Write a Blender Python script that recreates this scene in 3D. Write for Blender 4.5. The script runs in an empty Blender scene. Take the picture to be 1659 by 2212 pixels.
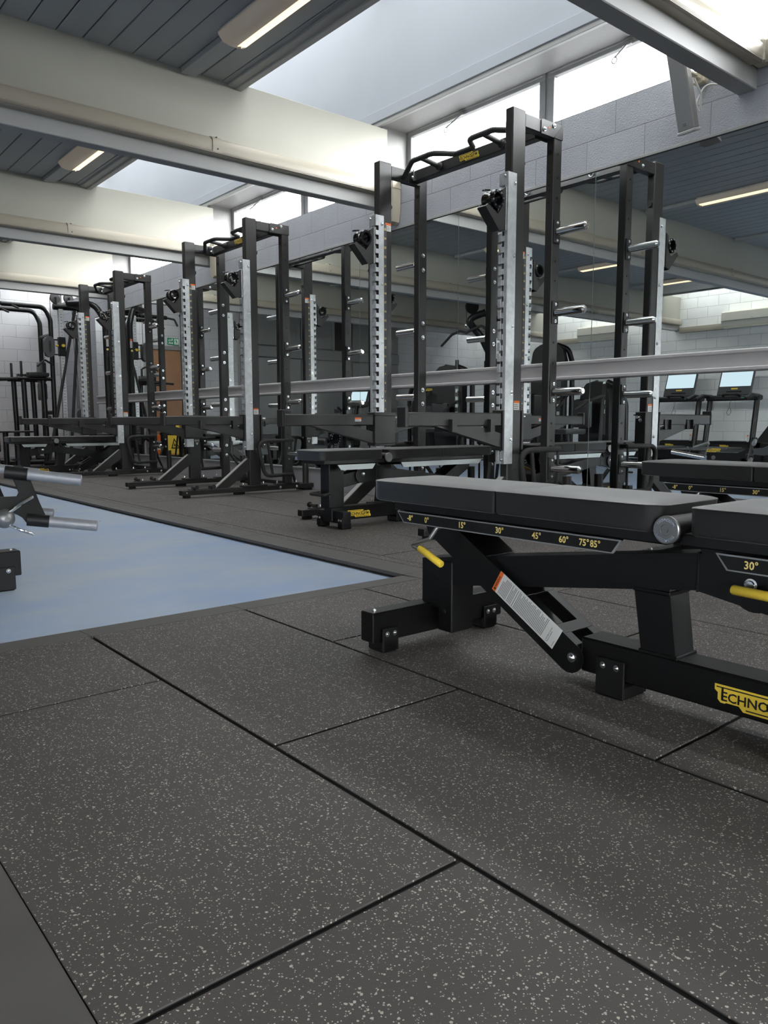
import bpy, bmesh, math, random
from mathutils import Vector as V, Matrix
C = bpy.context.scene.collection
random.seed(7)
PI = math.pi
R = math.radians

# ------------------------------------------------------------------ materials
def nodes(name):
    m = bpy.data.materials.new(name); m.use_nodes = True
    nt = m.node_tree; b = nt.nodes['Principled BSDF']
    return m, nt, b
def mat(name, col, rough=.5, metal=0., spec=.5, noise=0., nscale=40., bump=0., bscale=300., emit=None, es=0., coat=0., sheen=0.):
    m, nt, b = nodes(name)
    b.inputs['Base Color'].default_value = (*col, 1)
    b.inputs['Roughness'].default_value = rough
    b.inputs['Metallic'].default_value = metal
    b.inputs['Specular IOR Level'].default_value = spec
    if sheen: b.inputs['Sheen Weight'].default_value = sheen; b.inputs['Sheen Roughness'].default_value = .35
    if coat: b.inputs['Coat Weight'].default_value = coat
    if emit:
        b.inputs['Emission Color'].default_value = (*emit, 1); b.inputs['Emission Strength'].default_value = es
    N = nt.nodes.new; L = nt.links.new
    tc = N('ShaderNodeTexCoord')
    if noise:
        n = N('ShaderNodeTexNoise'); n.inputs['Scale'].default_value = nscale; n.inputs['Detail'].default_value = 5
        L(tc.outputs['Object'], n.inputs['Vector'])
        r = N('ShaderNodeMapRange'); r.inputs[1].default_value = .25; r.inputs[2].default_value = .75
        r.inputs[3].default_value = 1 - noise; r.inputs[4].default_value = 1 + noise
        L(n.outputs['Fac'], r.inputs[0])
        x = N('ShaderNodeVectorMath'); x.operation = 'SCALE'; x.inputs[0].default_value = col
        L(r.outputs[0], x.inputs['Scale']); L(x.outputs[0], b.inputs['Base Color'])
    if bump:
        n = N('ShaderNodeTexNoise'); n.inputs['Scale'].default_value = bscale; n.inputs['Detail'].default_value = 3
        L(tc.outputs['Object'], n.inputs['Vector'])
        u = N('ShaderNodeBump'); u.inputs['Strength'].default_value = bump; u.inputs['Distance'].default_value = .002
        L(n.outputs['Fac'], u.inputs['Height']); L(u.outputs[0], b.inputs['Normal'])
    return m
def block_mat(name, col, axis, u0, v0, bumpy=.6, dirt=.05):
    """painted concrete blocks; axis 'y' for walls along y, 'x' for walls along x"""
    m, nt, b = nodes(name); N = nt.nodes.new; L = nt.links.new
    tc = N('ShaderNodeTexCoord'); sp = N('ShaderNodeSeparateXYZ'); L(tc.outputs['Object'], sp.inputs[0])
    cb = N('ShaderNodeCombineXYZ')
    L(sp.outputs['Y' if axis == 'y' else 'X'], cb.inputs[0]); L(sp.outputs['Z'], cb.inputs[1])
    mp = N('ShaderNodeMapping'); mp.inputs['Location'].default_value = (-u0, -v0, 0); L(cb.outputs[0], mp.inputs[0])
    t = N('ShaderNodeTexBrick'); t.offset = .5; t.inputs['Scale'].default_value = 1
    t.inputs['Brick Width'].default_value = .39; t.inputs['Row Height'].default_value = .185
    t.inputs['Mortar Size'].default_value = .0035; t.inputs['Mortar Smooth'].default_value = .35
    c2 = tuple(x * .96 for x in col)
    t.inputs['Color1'].default_value = (*col, 1); t.inputs['Color2'].default_value = (*c2, 1)
    t.inputs['Mortar'].default_value = (*[x * .62 for x in col], 1)
    L(mp.outputs[0], t.inputs['Vector'])
    n = N('ShaderNodeTexNoise'); n.inputs['Scale'].default_value = 150; n.inputs['Detail'].default_value = 4; L(tc.outputs['Object'], n.inputs[0])
    n2 = N('ShaderNodeTexNoise'); n2.inputs['Scale'].default_value = 3; n2.inputs['Detail'].default_value = 3; L(tc.outputs['Object'], n2.inputs[0])
    mr = N('ShaderNodeMapRange'); mr.inputs[1].default_value = .3; mr.inputs[2].default_value = .7; mr.inputs[3].default_value = 1 - dirt; mr.inputs[4].default_value = 1 + dirt
    L(n2.outputs['Fac'], mr.inputs[0])
    mx = N('ShaderNodeVectorMath'); mx.operation = 'SCALE'; L(t.outputs['Color'], mx.inputs[0]); L(mr.outputs[0], mx.inputs['Scale'])
    L(mx.outputs[0], b.inputs['Base Color'])
    ad = N('ShaderNodeMath'); ad.operation = 'MULTIPLY_ADD'; ad.inputs[1].default_value = -1.6
    L(t.outputs['Fac'], ad.inputs[0]); L(n.outputs['Fac'], ad.inputs[2])
    bu = N('ShaderNodeBump'); bu.inputs['Strength'].default_value = bumpy; bu.inputs['Distance'].default_value = .004
    L(ad.outputs[0], bu.inputs['Height']); L(bu.outputs[0], b.inputs['Normal'])
    b.inputs['Roughness'].default_value = .5
    return m
def rubber_mat():
    m, nt, b = nodes('speckled_rubber'); N = nt.nodes.new; L = nt.links.new
    tc = N('ShaderNodeTexCoord')
    def speck(scale, thr, rad):
        mpx = N('ShaderNodeTexNoise'); mpx.inputs['Scale'].default_value = scale * 1.6; L(tc.outputs['Object'], mpx.inputs[0])
        mixv = N('ShaderNodeVectorMath'); mixv.operation = 'MULTIPLY_ADD'; mixv.inputs[1].default_value = (.0022, .0022, 0)
        L(mpx.outputs['Color'], mixv.inputs[0]); L(tc.outputs['Object'], mixv.inputs[2])
        v = N('ShaderNodeTexVoronoi'); v.inputs['Scale'].default_value = scale; v.voronoi_dimensions = '2D'
        L(mixv.outputs[0], v.inputs['Vector'])
        sx = N('ShaderNodeSeparateXYZ'); L(v.outputs['Color'], sx.inputs[0])
        rr = N('ShaderNodeMath'); rr.operation = 'MULTIPLY'; rr.inputs[1].default_value = rad; L(sx.outputs[1], rr.inputs[0])
        a = N('ShaderNodeMath'); a.operation = 'LESS_THAN'; L(v.outputs['Distance'], a.inputs[0]); L(rr.outputs[0], a.inputs[1])
        c = N('ShaderNodeMath'); c.operation = 'LESS_THAN'; c.inputs[1].default_value = thr; L(sx.outputs[0], c.inputs[0])
        d = N('ShaderNodeMath'); d.operation = 'MULTIPLY'; L(a.outputs[0], d.inputs[0]); L(c.outputs[0], d.inputs[1])
        return d
    s1 = speck(235, .11, .50); s2 = speck(420, .12, .55)
    mxx = N('ShaderNodeMath'); mxx.operation = 'MAXIMUM'; L(s1.outputs[0], mxx.inputs[0]); L(s2.outputs[0], mxx.inputs[1])
    n = N('ShaderNodeTexNoise'); n.inputs['Scale'].default_value = 2.2; n.inputs['Detail'].default_value = 6; L(tc.outputs['Object'], n.inputs[0])
    r = N('ShaderNodeValToRGB'); r.color_ramp.elements[0].position = .3; r.color_ramp.elements[1].position = .72
    r.color_ramp.elements[0].color = (.078, .0695, .0655, 1); r.color_ramp.elements[1].color = (.104, .093, .087, 1)
    L(n.outputs['Fac'], r.inputs[0])
    mx = N('ShaderNodeMix'); mx.data_type = 'RGBA'; mx.inputs['B'].default_value = (.52, .49, .43, 1)
    L(mxx.outputs[0], mx.inputs['Factor']); L(r.outputs[0], mx.inputs['A']); L(mx.outputs['Result'], b.inputs['Base Color'])
    g = N('ShaderNodeTexNoise'); g.inputs['Scale'].default_value = 260; L(tc.outputs['Object'], g.inputs[0])
    bu = N('ShaderNodeBump'); bu.inputs['Strength'].default_value = .35; bu.inputs['Distance'].default_value = .0015
    L(g.outputs['Fac'], bu.inputs['Height']); L(bu.outputs[0], b.inputs['Normal'])
    b.inputs['Roughness'].default_value = .62; b.inputs['Specular IOR Level'].default_value = .4
    return m
def vinyl_mat():
    m, nt, b = nodes('blue_vinyl'); N = nt.nodes.new; L = nt.links.new
    tc = N('ShaderNodeTexCoord')
    mp = N('ShaderNodeMapping'); mp.inputs['Rotation'].default_value = (0, 0, .9); mp.inputs['Scale'].default_value = (.9, 1.6, 1); L(tc.outputs['Object'], mp.inputs[0])
    n = N('ShaderNodeTexNoise'); n.inputs['Scale'].default_value = 1.6; n.inputs['Detail'].default_value = 8; n.inputs['Roughness'].default_value = .62; L(mp.outputs[0], n.inputs[0])
    r = N('ShaderNodeValToRGB'); r.color_ramp.elements[0].position = .33; r.color_ramp.elements[1].position = .70
    r.color_ramp.elements[0].color = (.33, .46, .70, 1); r.color_ramp.elements[1].color = (.50, .57, .65, 1)  # paler end of the ramp puts the floor's reflected sheen into the colour
    L(n.outputs['Fac'], r.inputs[0])
    # scuffs
    mp2 = N('ShaderNodeMapping'); mp2.inputs['Rotation'].default_value = (0, 0, .5); mp2.inputs['Scale'].default_value = (1.2, 7, 1); L(tc.outputs['Object'], mp2.inputs[0])
    n2 = N('ShaderNodeTexNoise'); n2.inputs['Scale'].default_value = 4.5; n2.inputs['Detail'].default_value = 10; n2.inputs['Roughness'].default_value = .7; L(mp2.outputs[0], n2.inputs[0])
    r2 = N('ShaderNodeValToRGB'); r2.color_ramp.elements[0].position = .60; r2.color_ramp.elements[1].position = .74
    r2.color_ramp.elements[0].color = (0, 0, 0, 1); r2.color_ramp.elements[1].color = (.55, .55, .55, 1); L(n2.outputs['Fac'], r2.inputs[0])
    mx = N('ShaderNodeMix'); mx.data_type = 'RGBA'; mx.inputs['B'].default_value = (.26, .34, .45, 1)
    L(r2.outputs[0], mx.inputs['Factor']); L(r.outputs[0], mx.inputs['A']); L(mx.outputs['Result'], b.inputs['Base Color'])
    rr = N('ShaderNodeMapRange'); rr.inputs[3].default_value = .34; rr.inputs[4].default_value = .5; L(n.outputs['Fac'], rr.inputs[0]); L(rr.outputs[0], b.inputs['Roughness'])
    g = N('ShaderNodeTexNoise'); g.inputs['Scale'].default_value = 320; L(tc.outputs['Object'], g.inputs[0])
    bu = N('ShaderNodeBump'); bu.inputs['Strength'].default_value = .25; bu.inputs['Distance'].default_value = .001
    L(g.outputs['Fac'], bu.inputs['Height']); L(bu.outputs[0], b.inputs['Normal'])
    return m
def glass_mat(name='window_glass', t_=.95):
    m = bpy.data.materials.new(name); m.use_nodes = True; nt = m.node_tree; nt.nodes.clear(); N = nt.nodes.new; L = nt.links.new
    o = N('ShaderNodeOutputMaterial'); t = N('ShaderNodeBsdfTransparent'); g = N('ShaderNodeBsdfGlossy'); g.inputs['Roughness'].default_value = .02
    t.inputs[0].default_value = (t_, t_*1.01, t_*1.01, 1)
    lw = N('ShaderNodeLayerWeight'); lw.inputs[0].default_value = .25; x = N('ShaderNodeMixShader')
    f = N('ShaderNodeMath'); f.operation = 'MULTIPLY'; f.inputs[1].default_value = .25; L(lw.outputs['Fresnel'], f.inputs[0])
    L(f.outputs[0], x.inputs[0]); L(t.outputs[0], x.inputs[1]); L(g.outputs[0], x.inputs[2]); L(x.outputs[0], o.inputs[0])
    return m

K = dict(
 black=mat('black_powder_coat', (.0032, .0033, .0037), .36, 0, .42, bump=.10, bscale=900),
 rackblack=mat('dark_grey_powder_coat', (.0205, .0195, .019), .42, 0, .45, bump=.10, bscale=900),
 blackpl=mat('black_plastic', (.007, .007, .0075), .5, 0, .35),
 gloss=mat('black_gloss', (.006, .006, .007), .12),
 grip=mat('black_textured_grip', (.02, .0195, .0195), .62, bump=.3, bscale=700),
 leather=mat('black_leatherette', (.0085, .0082, .0083), .40, 0, 1.0, bump=.14, bscale=650, sheen=.2),
 galv=mat('galvanised_steel', (.58, .60, .61), .45, .5, noise=.16, nscale=28),
 zinc=mat('zinc_bolt', (.72, .74, .76), .25, 1.),
 chrome=mat('chrome', (.80, .81, .82), .07, 1.),
 steel=mat('satin_steel', (.27, .27, .27), .4, .85),
 alu=mat('satin_aluminium', (.30, .31, .335), .5, .45, noise=.05),
 silver=mat('pale_silver_trim', (.50, .54, .54), .4, .55),
 trim=mat('grey_trim_edge', (.30, .31, .31), .4, .4),
 yellow=mat('yellow_plastic', (.88, .62, .06), .42),
 gold=mat('gold_lettering', (.95, .74, .25), .5),
 white=mat('white_label', (.72, .72, .70), .5),
 ink=mat('black_ink', (.012, .012, .012), .6),
 greyink=mat('grey_ink', (.20, .20, .20), .7),
 orange=mat('orange_label', (.85, .17, .03), .5),
 red=mat('red_paint', (.62, .03, .02), .4),
 green=mat('green_sign', (.0, .22, .10), .5),
 signwhite=mat('white_sign_ink', (.75, .85, .78), .5),
 rubber=rubber_mat(),
 edge=mat('plain_rubber_edging', (.108, .101, .094), .6, noise=.10, nscale=5, bump=.2, bscale=400),
 dark=mat('dark_rubber_gap', (.012, .012, .012), .8),
 vinyl=vinyl_mat(),
 plank=mat('grey_painted_boards', (.33, .345, .35), .45, noise=.10, nscale=1.5),
 moulding=mat('grey_painted_moulding', (.36, .36, .34), .5, noise=.06, nscale=6),
 plaster=mat('pale_blue_grey_plaster', (.355, .375, .405), .7, noise=.03, nscale=2, bump=.06, bscale=60),
 cream=mat('cream_paint', (.37, .36, .305), .55, noise=.02, nscale=3),
 beamw=mat('grey_white_beam_paint', (.35, .35, .34), .55, noise=.03, nscale=3),
 trunk=mat('beige_plastic_trunking', (.37, .335, .27), .38),
 ivory=mat('ivory_plastic', (.55, .50, .39), .4),
 jamb=mat('shaded_jamb_grey', (.22, .215, .205), .5, noise=.05), frame=mat('white_aluminium_frame', (.24, .238, .232), .45, noise=.06, nscale=12),  # jamb and frame greys hold their backlit shade in the colour
 wallR=block_mat('painted_blocks_mirror_wall', (.385, .395, .43), 'y', 2.595, .061, .8),
 wallF=block_mat('painted_blocks_far_wall', (.52, .52, .53), 'x', .1, .061, .7),
 wallL=block_mat('painted_blocks_opposite_wall', (.78, .79, .775), 'y', .2, .061, .7),
 mirror=mat('mirror_glass', (.83, .86, .85), .0, 1.),
 mirroredge=mat('mirror_edge', (.50, .60, .56), .3),
 rail=mat('grey_painted_rail', (.50, .485, .49), .45, noise=.03, nscale=6),
 skirt=mat('pale_grey_skirting', (.44, .44, .47), .5),
 glass=glass_mat(), roofglass=glass_mat('frosted_roof_glazing', .40), clearroof=glass_mat('clear_roof_glazing', .42),
 lampbody=mat('lamp_body_white', (.55, .55, .53), .45),
 diffuser=mat('lamp_diffuser', (.42, .40, .37), .25, emit=(1, .76, .48), es=.018),
 lamptube=mat('lit_fluorescent_tube', (.6, .5, .35), .4, emit=(1., .70, .36), es=.50),
 acw=mat('white_appliance_plastic', (.78, .76, .66), .4),
 screen=mat('screen_glass', (.01, .012, .014), .06, emit=(.30, .38, .42), es=.55),
 greypl=mat('dark_grey_plastic', (.07, .072, .076), .45),
 door=mat('brown_timber_door', (.30, .15, .07), .5, noise=.12, nscale=3),
 part=mat('grey_painted_partition', (.235, .24, .235), .5, noise=.03, nscale=2),
 partd=mat('dark_interior', (.02, .018, .016), .7),
 asphalt=mat('asphalt', (.07, .07, .07), .9), bark=mat('grey_bark', (.16, .14, .12), .9),
 speak=mat('grey_speaker_grille', (.30, .30, .30), .5, bump=.3, bscale=500),
 cable=mat('white_cable', (.62, .62, .60), .5),
 blackcable=mat('black_cable', (.03, .03, .03), .5),
)

# ------------------------------------------------------------------ mesh builder
class M:
    def __init__(s): s.v = []; s.f = []; s.fm = []; s.mats = []; s.mi = 0
    def use(s, m):
        m = K[m]
        if m not in s.mats: s.mats.append(m)
        s.mi = s.mats.index(m); return s
    def add(s, vs, fs, T=None):
        o = len(s.v)
        s.v += [tuple(T @ V(p)) if T else tuple(p) for p in vs]
        s.f += [tuple(i + o for i in f) for f in fs]; s.fm += [s.mi] * len(fs); return s
    def box(s, x0, x1, y0, y1, z0, z1, c=.002, T=None):
        x0, x1 = sorted((x0, x1)); y0, y1 = sorted((y0, y1)); z0, z1 = sorted((z0, z1))
        cx, cy, cz = (x0+x1)/2, (y0+y1)/2, (z0+z1)/2; h = ((x1-x0)/2, (y1-y0)/2, (z1-z0)/2)
        c = min(c, min(h) * .45)
        if c <= 0:
            vs = [(x, y, z) for z in (z0, z1) for y in (y0, y1) for x in (x0, x1)]
            return s.add(vs, [(0,2,3,1),(4,5,7,6),(0,1,5,4),(2,6,7,3),(0,4,6,2),(1,3,7,5)], T)
        vs = []; ix = {}
        for sx in (-1, 1):
            for sy in (-1, 1):
                for sz in (-1, 1):
                    for a in range(3):
                        p = [sx*(h[0]-c), sy*(h[1]-c), sz*(h[2]-c)]; p[a] = (sx, sy, sz)[a]*h[a]
                        ix[(sx, sy, sz, a)] = len(vs); vs.append((cx+p[0], cy+p[1], cz+p[2]))
        fs = []
        for a in range(3):
            b, d = (a+1) % 3, (a+2) % 3
            for sg in (-1, 1):
                q = []
                for (u, w) in ((-1,-1),(1,-1),(1,1),(-1,1)):
                    k = [0,0,0]; k[a] = sg; k[b] = u; k[d] = w; q.append(ix[(*k, a)])
                fs.append(tuple(q) if sg > 0 else tuple(q[::-1]))
            for u in (-1, 1):
                for w in (-1, 1):
                    def g(t, fa):
                        k = [0,0,0]; k[a] = t; k[b] = u; k[d] = w; return ix[(*k, fa)]
                    q = (g(-1, b), g(1, b), g(1, d), g(-1, d)); fs.append(q if u*w < 0 else q[::-1])
        for sx in (-1, 1):
            for sy in (-1, 1):
                for sz in (-1, 1):
                    q = tuple(ix[(sx, sy, sz, a)] for a in range(3)); fs.append(q if sx*sy*sz > 0 else q[::-1])
        return s.add(vs, fs, T)
    def bar(s, p, q, w, h, up=(0,0,1), c=.002):
        p, q = V(p), V(q); d = (q-p); L = d.length; d.normalize(); u = V(up)
        x = d.cross(u).normalized(); z = x.cross(d)
        T = Matrix.Translation((p+q)/2) @ Matrix((x, d, z)).transposed().to_4x4()
        return s.box(-w/2, w/2, -L/2, L/2, -h/2, h/2, c, T)
    def rings(s, rs, cap=True, closed=False):
        n = len(rs[0]); o = len(s.v); vs = [p for r in rs for p in r]; fs = []
        m = len(rs)
        for i in range(m if closed else m-1):
            a, b = i*n, ((i+1) % m)*n
            for j in range(n):
                k = (j+1) % n; fs.append((a+j, a+k, b+k, b+j))
        if cap and not closed: fs.append(tuple(range(n-1, -1, -1))); fs.append(tuple((m-1)*n + j for j in range(n)))
        return s.add(vs, fs)
    def tube(s, pts, r, n=12, fil=0., closed=False, dome=False):
        pts = [V(p) for p in pts]
        if fil and len(pts) > 2:
            out = [pts[0]]
            for i in range(1, len(pts)-1):
                a, b, c = pts[i-1], pts[i], pts[i+1]; u = (a-b); w = (c-b); lu, lw = u.length, w.length; u.normalize(); w.normalize()
                ang = u.angle(w)
                t = min(fil/max(math.tan(ang/2), 1e-3), lu*.48, lw*.48)
                p0, p1 = b+u*t, b+w*t
                for k in range(6):
                    q = k/5; out.append((1-q)**2*p0 + 2*q*(1-q)*b + q*q*p1)
            out.append(pts[-1]); pts = out
        rs = []; up = None; m = len(pts)
        for i, p in enumerate(pts):
            if closed: d = pts[(i+1) % m]-pts[i-1]
            else: d = pts[min(i+1, m-1)]-pts[max(i-1, 0)]
            d.normalize()
            if up is None: up = V((0,0,1)) if abs(d.z) < .9 else V((1,0,0))
            x = d.cross(up).normalized(); up = x.cross(d).normalized()
            rs.append([p + r*(math.cos(2*PI*j/n)*x + math.sin(2*PI*j/n)*up) for j in range(n)])
        if dome and not closed:
            def sh(ring, d, f, off):
                c = sum(ring, V())/n; return [c + (p-c)*f + d*off for p in ring]
            d0 = (pts[0]-pts[1]).normalized(); d1 = (pts[-1]-pts[-2]).normalized()
            rs = [sh(rs[0], d0, .35, r*.45), sh(rs[0], d0, .8, r*.3)] + rs + [sh(rs[-1], d1, .8, r*.3), sh(rs[-1], d1, .35, r*.45)]
        rs = [[q for q in reversed(g)] for g in rs]
        return s.rings(rs, True, closed)
    def cyl(s, p, q, r, n=16, r2=None, dome=False, cham=0.):
        p, q = V(p), V(q); d = (q-p).normalized()
        up = V((0,0,1)) if abs(d.z) < .9 else V((1,0,0)); x = d.cross(up).normalized(); y = x.cross(d).normalized()
        r2 = r if r2 is None else r2
        def ring(c, rr): return [c + rr*(math.cos(2*PI*j/n)*x - math.sin(2*PI*j/n)*y) for j in range(n)]
        if cham: return s.rings([ring(p, r-cham), ring(p+d*cham, r), ring(q-d*cham, r2), ring(q, r2-cham)])
        if dome: return s.rings([ring(p, r)] + [ring(q + d*r2*.5*math.sin(t), max(r2*math.cos(t), .0005)) for t in (0, .4, .8, 1.15, 1.45)])
        return s.rings([ring(p, r), ring(q, r2)])
    def bolt(s, p, n, r=.007, h=.006):
        p, n = V(p), V(n).normalized()
        s.cyl(p - n*.001, p + n*h*.4, r*1.35, 12); return s.cyl(p + n*h*.3, p + n*h, r, 8, r*.8, dome=True)
    def prism(s, poly, f, d0, d1):
        """poly in (u,v); f(u,v,w)->xyz"""
        n = len(poly); vs = [f(u, v, d0) for u, v in poly] + [f(u, v, d1) for u, v in poly]
        fs = [tuple(range(n)), tuple(range(2*n-1, n-1, -1))] + [(i+n, (i+1) % n+n, (i+1) % n, i) for i in range(n)]
        a = V(vs[0]); nn = V()
        for i in range(1, n-1): nn += (V(vs[i])-a).cross(V(vs[i+1])-a)
        if nn.dot(V(vs[n])-V(vs[0])) > 0: fs = [t[::-1] for t in fs]
        return s.add(vs, fs)
    def lathe(s, prof, o, d, n=24, cap=True):
        o, d = V(o), V(d).normalized(); up = V((0,0,1)) if abs(d.z) < .9 else V((1,0,0)); x = d.cross(up).normalized(); y = x.cross(d).normalized()
        rs = [[o + d*h + max(r, 1e-4)*(math.cos(2*PI*j/n)*x - math.sin(2*PI*j/n)*y) for j in range(n)] for r, h in prof]
        return s.rings(rs, cap)
    def pad(s, x0, x1, y0, y1, z0, z1, rc=.03, re=.006, crown=.005, rcs=None):
        """upholstered cushion: rounded rectangle, soft edges; rcs = radii at (x0y0, x1y0, x1y1, x0y1)"""
        rcs = rcs or (rc,)*4
        def plan(ins, z):
            pts = []
            for k, (cx, cy, a0) in enumerate(((x0, y0, PI), (x1, y0, 1.5*PI), (x1, y1, 0), (x0, y1, .5*PI))):
                r = max(rcs[k]-ins, .001); sx = 1 if cx == x0 else -1; sy = 1 if cy == y0 else -1
                ox, oy = cx + sx*(ins+r), cy + sy*(ins+r)
                for i in range(6):
                    a = a0 + i/5*PI/2; pts.append(V((ox + r*math.cos(a), oy + r*math.sin(a), z)))
            return pts
        L = [(re*1.2, z0), (re*.35, z0+re*.4), (0, z0+re*1.4)]
        L += [(0, z1-re*.9), (-.0008, z1-re*.6), (-.0012, z1-re*.35), (-.0002, z1-re*.15), (re*.5, z1-re*.02), (re*1.6, z1+crown*.25), (re*4, z1+crown*.7), (re*8, z1+crown)]
        return s.rings([plan(i, z) for i, z in L])
    def text(s, body, size, o, xd, yd, align='CENTER', sx=1.):
        vs, fs = textmesh(body, align); o, xd, yd = V(o), V(xd).normalized(), V(yd).normalized()
        return s.add([o + xd*(p[0]*size*sx) + yd*(p[1]*size) for p in vs], fs)
    def build(s, name, parent=None, loc=None, ang=35, mats=None):
        me = bpy.data.meshes.new(name); me.from_pydata(s.v, [], s.f)
        for m in s.mats: me.materials.append(m)
        for p, i in zip(me.polygons, s.fm): p.material_index = i; p.use_smooth = True
        bm = bmesh.new(); bm.from_mesh(me); bmesh.ops.recalc_face_normals(bm, faces=bm.faces); bm.to_mesh(me); bm.free(); me.validate(); me.update()
        try: me.set_sharp_from_angle(angle=R(ang))
        except Exception: pass
        o = bpy.data.objects.new(name, me); C.objects.link(o)
        if parent: o.parent = parent
        if loc: o.location = loc
        return o
class MB:
    """each bolt, cap or knob becomes an object of its own"""
    def __init__(s, m): s.m = m; s.ps = []
    def use(s, m): s.m = m; return s
    def __getattr__(s, k):
        def g(*a, **kw):
            p = M().use(s.m); getattr(p, k)(*a, **kw); s.ps.append(p); return s
        return g
    def build(s, name, parent=None): return [p.build(name, parent) for p in s.ps]
_tc = {}
def textmesh(body, align='CENTER'):
    k = (body, align)
    if k not in _tc:
        cu = bpy.data.curves.new('t', 'FONT'); cu.body = body; cu.size = 1; cu.align_x = align; cu.align_y = 'CENTER'; cu.resolution_u = 2; cu.offset = .022
        ob = bpy.data.objects.new('t', cu); C.objects.link(ob); bpy.context.view_layer.update()
        me = bpy.data.meshes.new_from_object(ob.evaluated_get(bpy.context.evaluated_depsgraph_get()))
        _tc[k] = ([tuple(v.co) for v in me.vertices], [tuple(p.vertices) for p in me.polygons])
        bpy.data.objects.remove(ob); bpy.data.curves.remove(cu); bpy.data.meshes.remove(me)
    return _tc[k]
def tag(o, label=None, cat=None, group=None, kind=None):
    if label: o['label'] = label
    if cat: o['category'] = cat
    if group: o['group'] = group
    if kind: o['kind'] = kind
    return o
def thing(name, label, cat, loc=(0,0,0), rz=0, group=None):
    o = bpy.data.objects.new(name, None); C.objects.link(o); o.location = loc; o.rotation_euler = (0,0,rz); o.empty_display_size = .1
    return tag(o, label, cat, group)
def dup(o, parent=None):
    c = o.copy(); C.objects.link(c)
    if parent is not None: c.parent = parent
    for ch in o.children: dup(ch, c)
    return c
def S(o, label=None): o['kind'] = 'structure'; return tag(o, label)

LOGO = [(0,1),(0,.78),(.13,.68),(.13,.42),(.25,.30),(.42,.30),(.46,.34),(.95,.34),(1.12,.16),(3.3,.16),(3.3,.38),(3.17,.48),(3.17,.74),(3.05,.86),(2.88,.86),(2.84,.82),(2.35,.82),(2.18,1.0)]
def logo(parent, o, xd, yd, H, name='logo_badge'):
    """yellow stepped badge with black lettering; o = lower-left corner"""
    o, xd, yd = V(o), V(xd).normalized(), V(yd).normalized(); n = xd.cross(yd)
    m = M().use('yellow'); W = lambda u, v, w: tuple(o + xd*(u*H) + yd*((v-.16)*H) + n*w)
    m.prism(LOGO, W, 0, .0012)
    m.use('ink'); f = .0017
    def q(x0, x1, y0, y1): m.prism([(x0,y0),(x1,y0),(x1,y1),(x0,y1)], W, .0012, f)
    q(.07, 2.05, .88, .925); q(1.22, 3.12, .235, .28); q(.27, .35, .42, .90)
    m.text('ECHNO', .50*H, o + xd*(1.16*H) + yd*(.40*H) + n*f, xd, yd, sx=1.02)
    m.text('G', .66*H, o + xd*(2.17*H) + yd*(.42*H) + n*f, xd, yd)
    m.text('YM', .50*H, o + xd*(2.68*H) + yd*(.40*H) + n*f, xd, yd, sx=.98)
    return m.build(name, parent)
def label(parent, o, xd, yd, w, h, head=.22, lines=5, name='warning_label', dumb=True, title=None):
    """small white sticker with an orange head; o = lower-left"""
    o, xd, yd = V(o), V(xd).normalized(), V(yd).normalized(); n = xd.cross(yd)
    m = M().use('white'); W = lambda u, v, t: tuple(o + xd*u + yd*v + n*t)
    r = lambda x0, x1, y0, y1, a, b: m.prism([(x0,y0),(x1,y0),(x1,y1),(x0,y1)], W, a, b)
    r(0, w, 0, h, 0, .0006); m.use('orange'); r(0, w, h*(1-head), h, .0006, .0010)
    m.use('greyink')
    top = h*(1-head)*.92
    rnd = random.Random(3)
    for i in range(lines):
        y = top - (i+.8)*top/(lines+.6); r(w*.08, w*(.62+.3*rnd.random()), y, y+top/(lines+1)*.38, .0006, .0009)
    if title: m.use('ink').text(title, h*head*.78, o + xd*(w*.5) + yd*(h*(1-head/2)) + n*.0013, xd, yd)
    return m.build(name, parent)
# ------------------------------------------------------------------ the room
W = 4.0755; XL = -5.4; YF = 12.95; YB = -3.5; ZB = -.025
BY = [-.92 + 2.89*k for k in range(6)]            # camera-side face of each ceiling beam
BY = [y for y in BY if y < 12.9]                  # -.92 1.97 4.86 7.75 10.64
# floor
m = M().use('vinyl'); m.box(XL-.3, W+.3, YB-.3, YF+.3, ZB-.1, ZB, 0); S(m.build('floor'))
m = M()
def tiles(x0, x1, y0, y1, g):
    m.use('dark'); m.box(x0, x1, y0, y1, ZB, -.006, 0)
    k0 = math.floor((x0-.24)/.5+1e-6)
    for k in range(k0, k0+30):
        a, b = .24+.5*k, .74+.5*k
        a, b = max(a, x0), min(b, x1)
        if b-a < .02: continue
        off = .722 + (.5 if k % 2 else 0)
        for j in range(-8, 16):
            c, d = max(off+j, y0), min(off+j+1, y1)
            if d-c < .02: continue
            jz = random.uniform(-.0008, .0008); m.use('rubber')
            ra, rb, rc_, rd = a+g*(a > x0), b-g*(b < x1), c+g*(c > y0), d-g*(d < y1)
            m.box(ra, rb, rc_, rd, -.003, jz, .0012); m.use('dark'); m.box(ra+.0005, rb-.0005, rc_+.0005, rd-.0005, ZB, -.0029, 0)
tiles(.24, 2.18, YB, 2.209, .005); tiles(2.18, W-.02, YB, YF-.02, .0032)
S(m.build('floor'))
def strip(name, segs, f):
    m = M()
    for a, b in segs:
        m.use('edge'); m.prism([(0, -.001), (0, ZB), (.112, ZB), (.112, -.007)], lambda u, v, w: f(u, v, w), a+.0012, b-.0012)
    S(m.build(name))
strip('trim_1', [(.24, .742), (.742, 1.242), (1.242, 1.742), (1.742, 2.03)], lambda u, v, w: (w, 2.2155+u, v))
m = M().use('edge')                                # strip beside the blue floor: a square-cut edge
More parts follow.
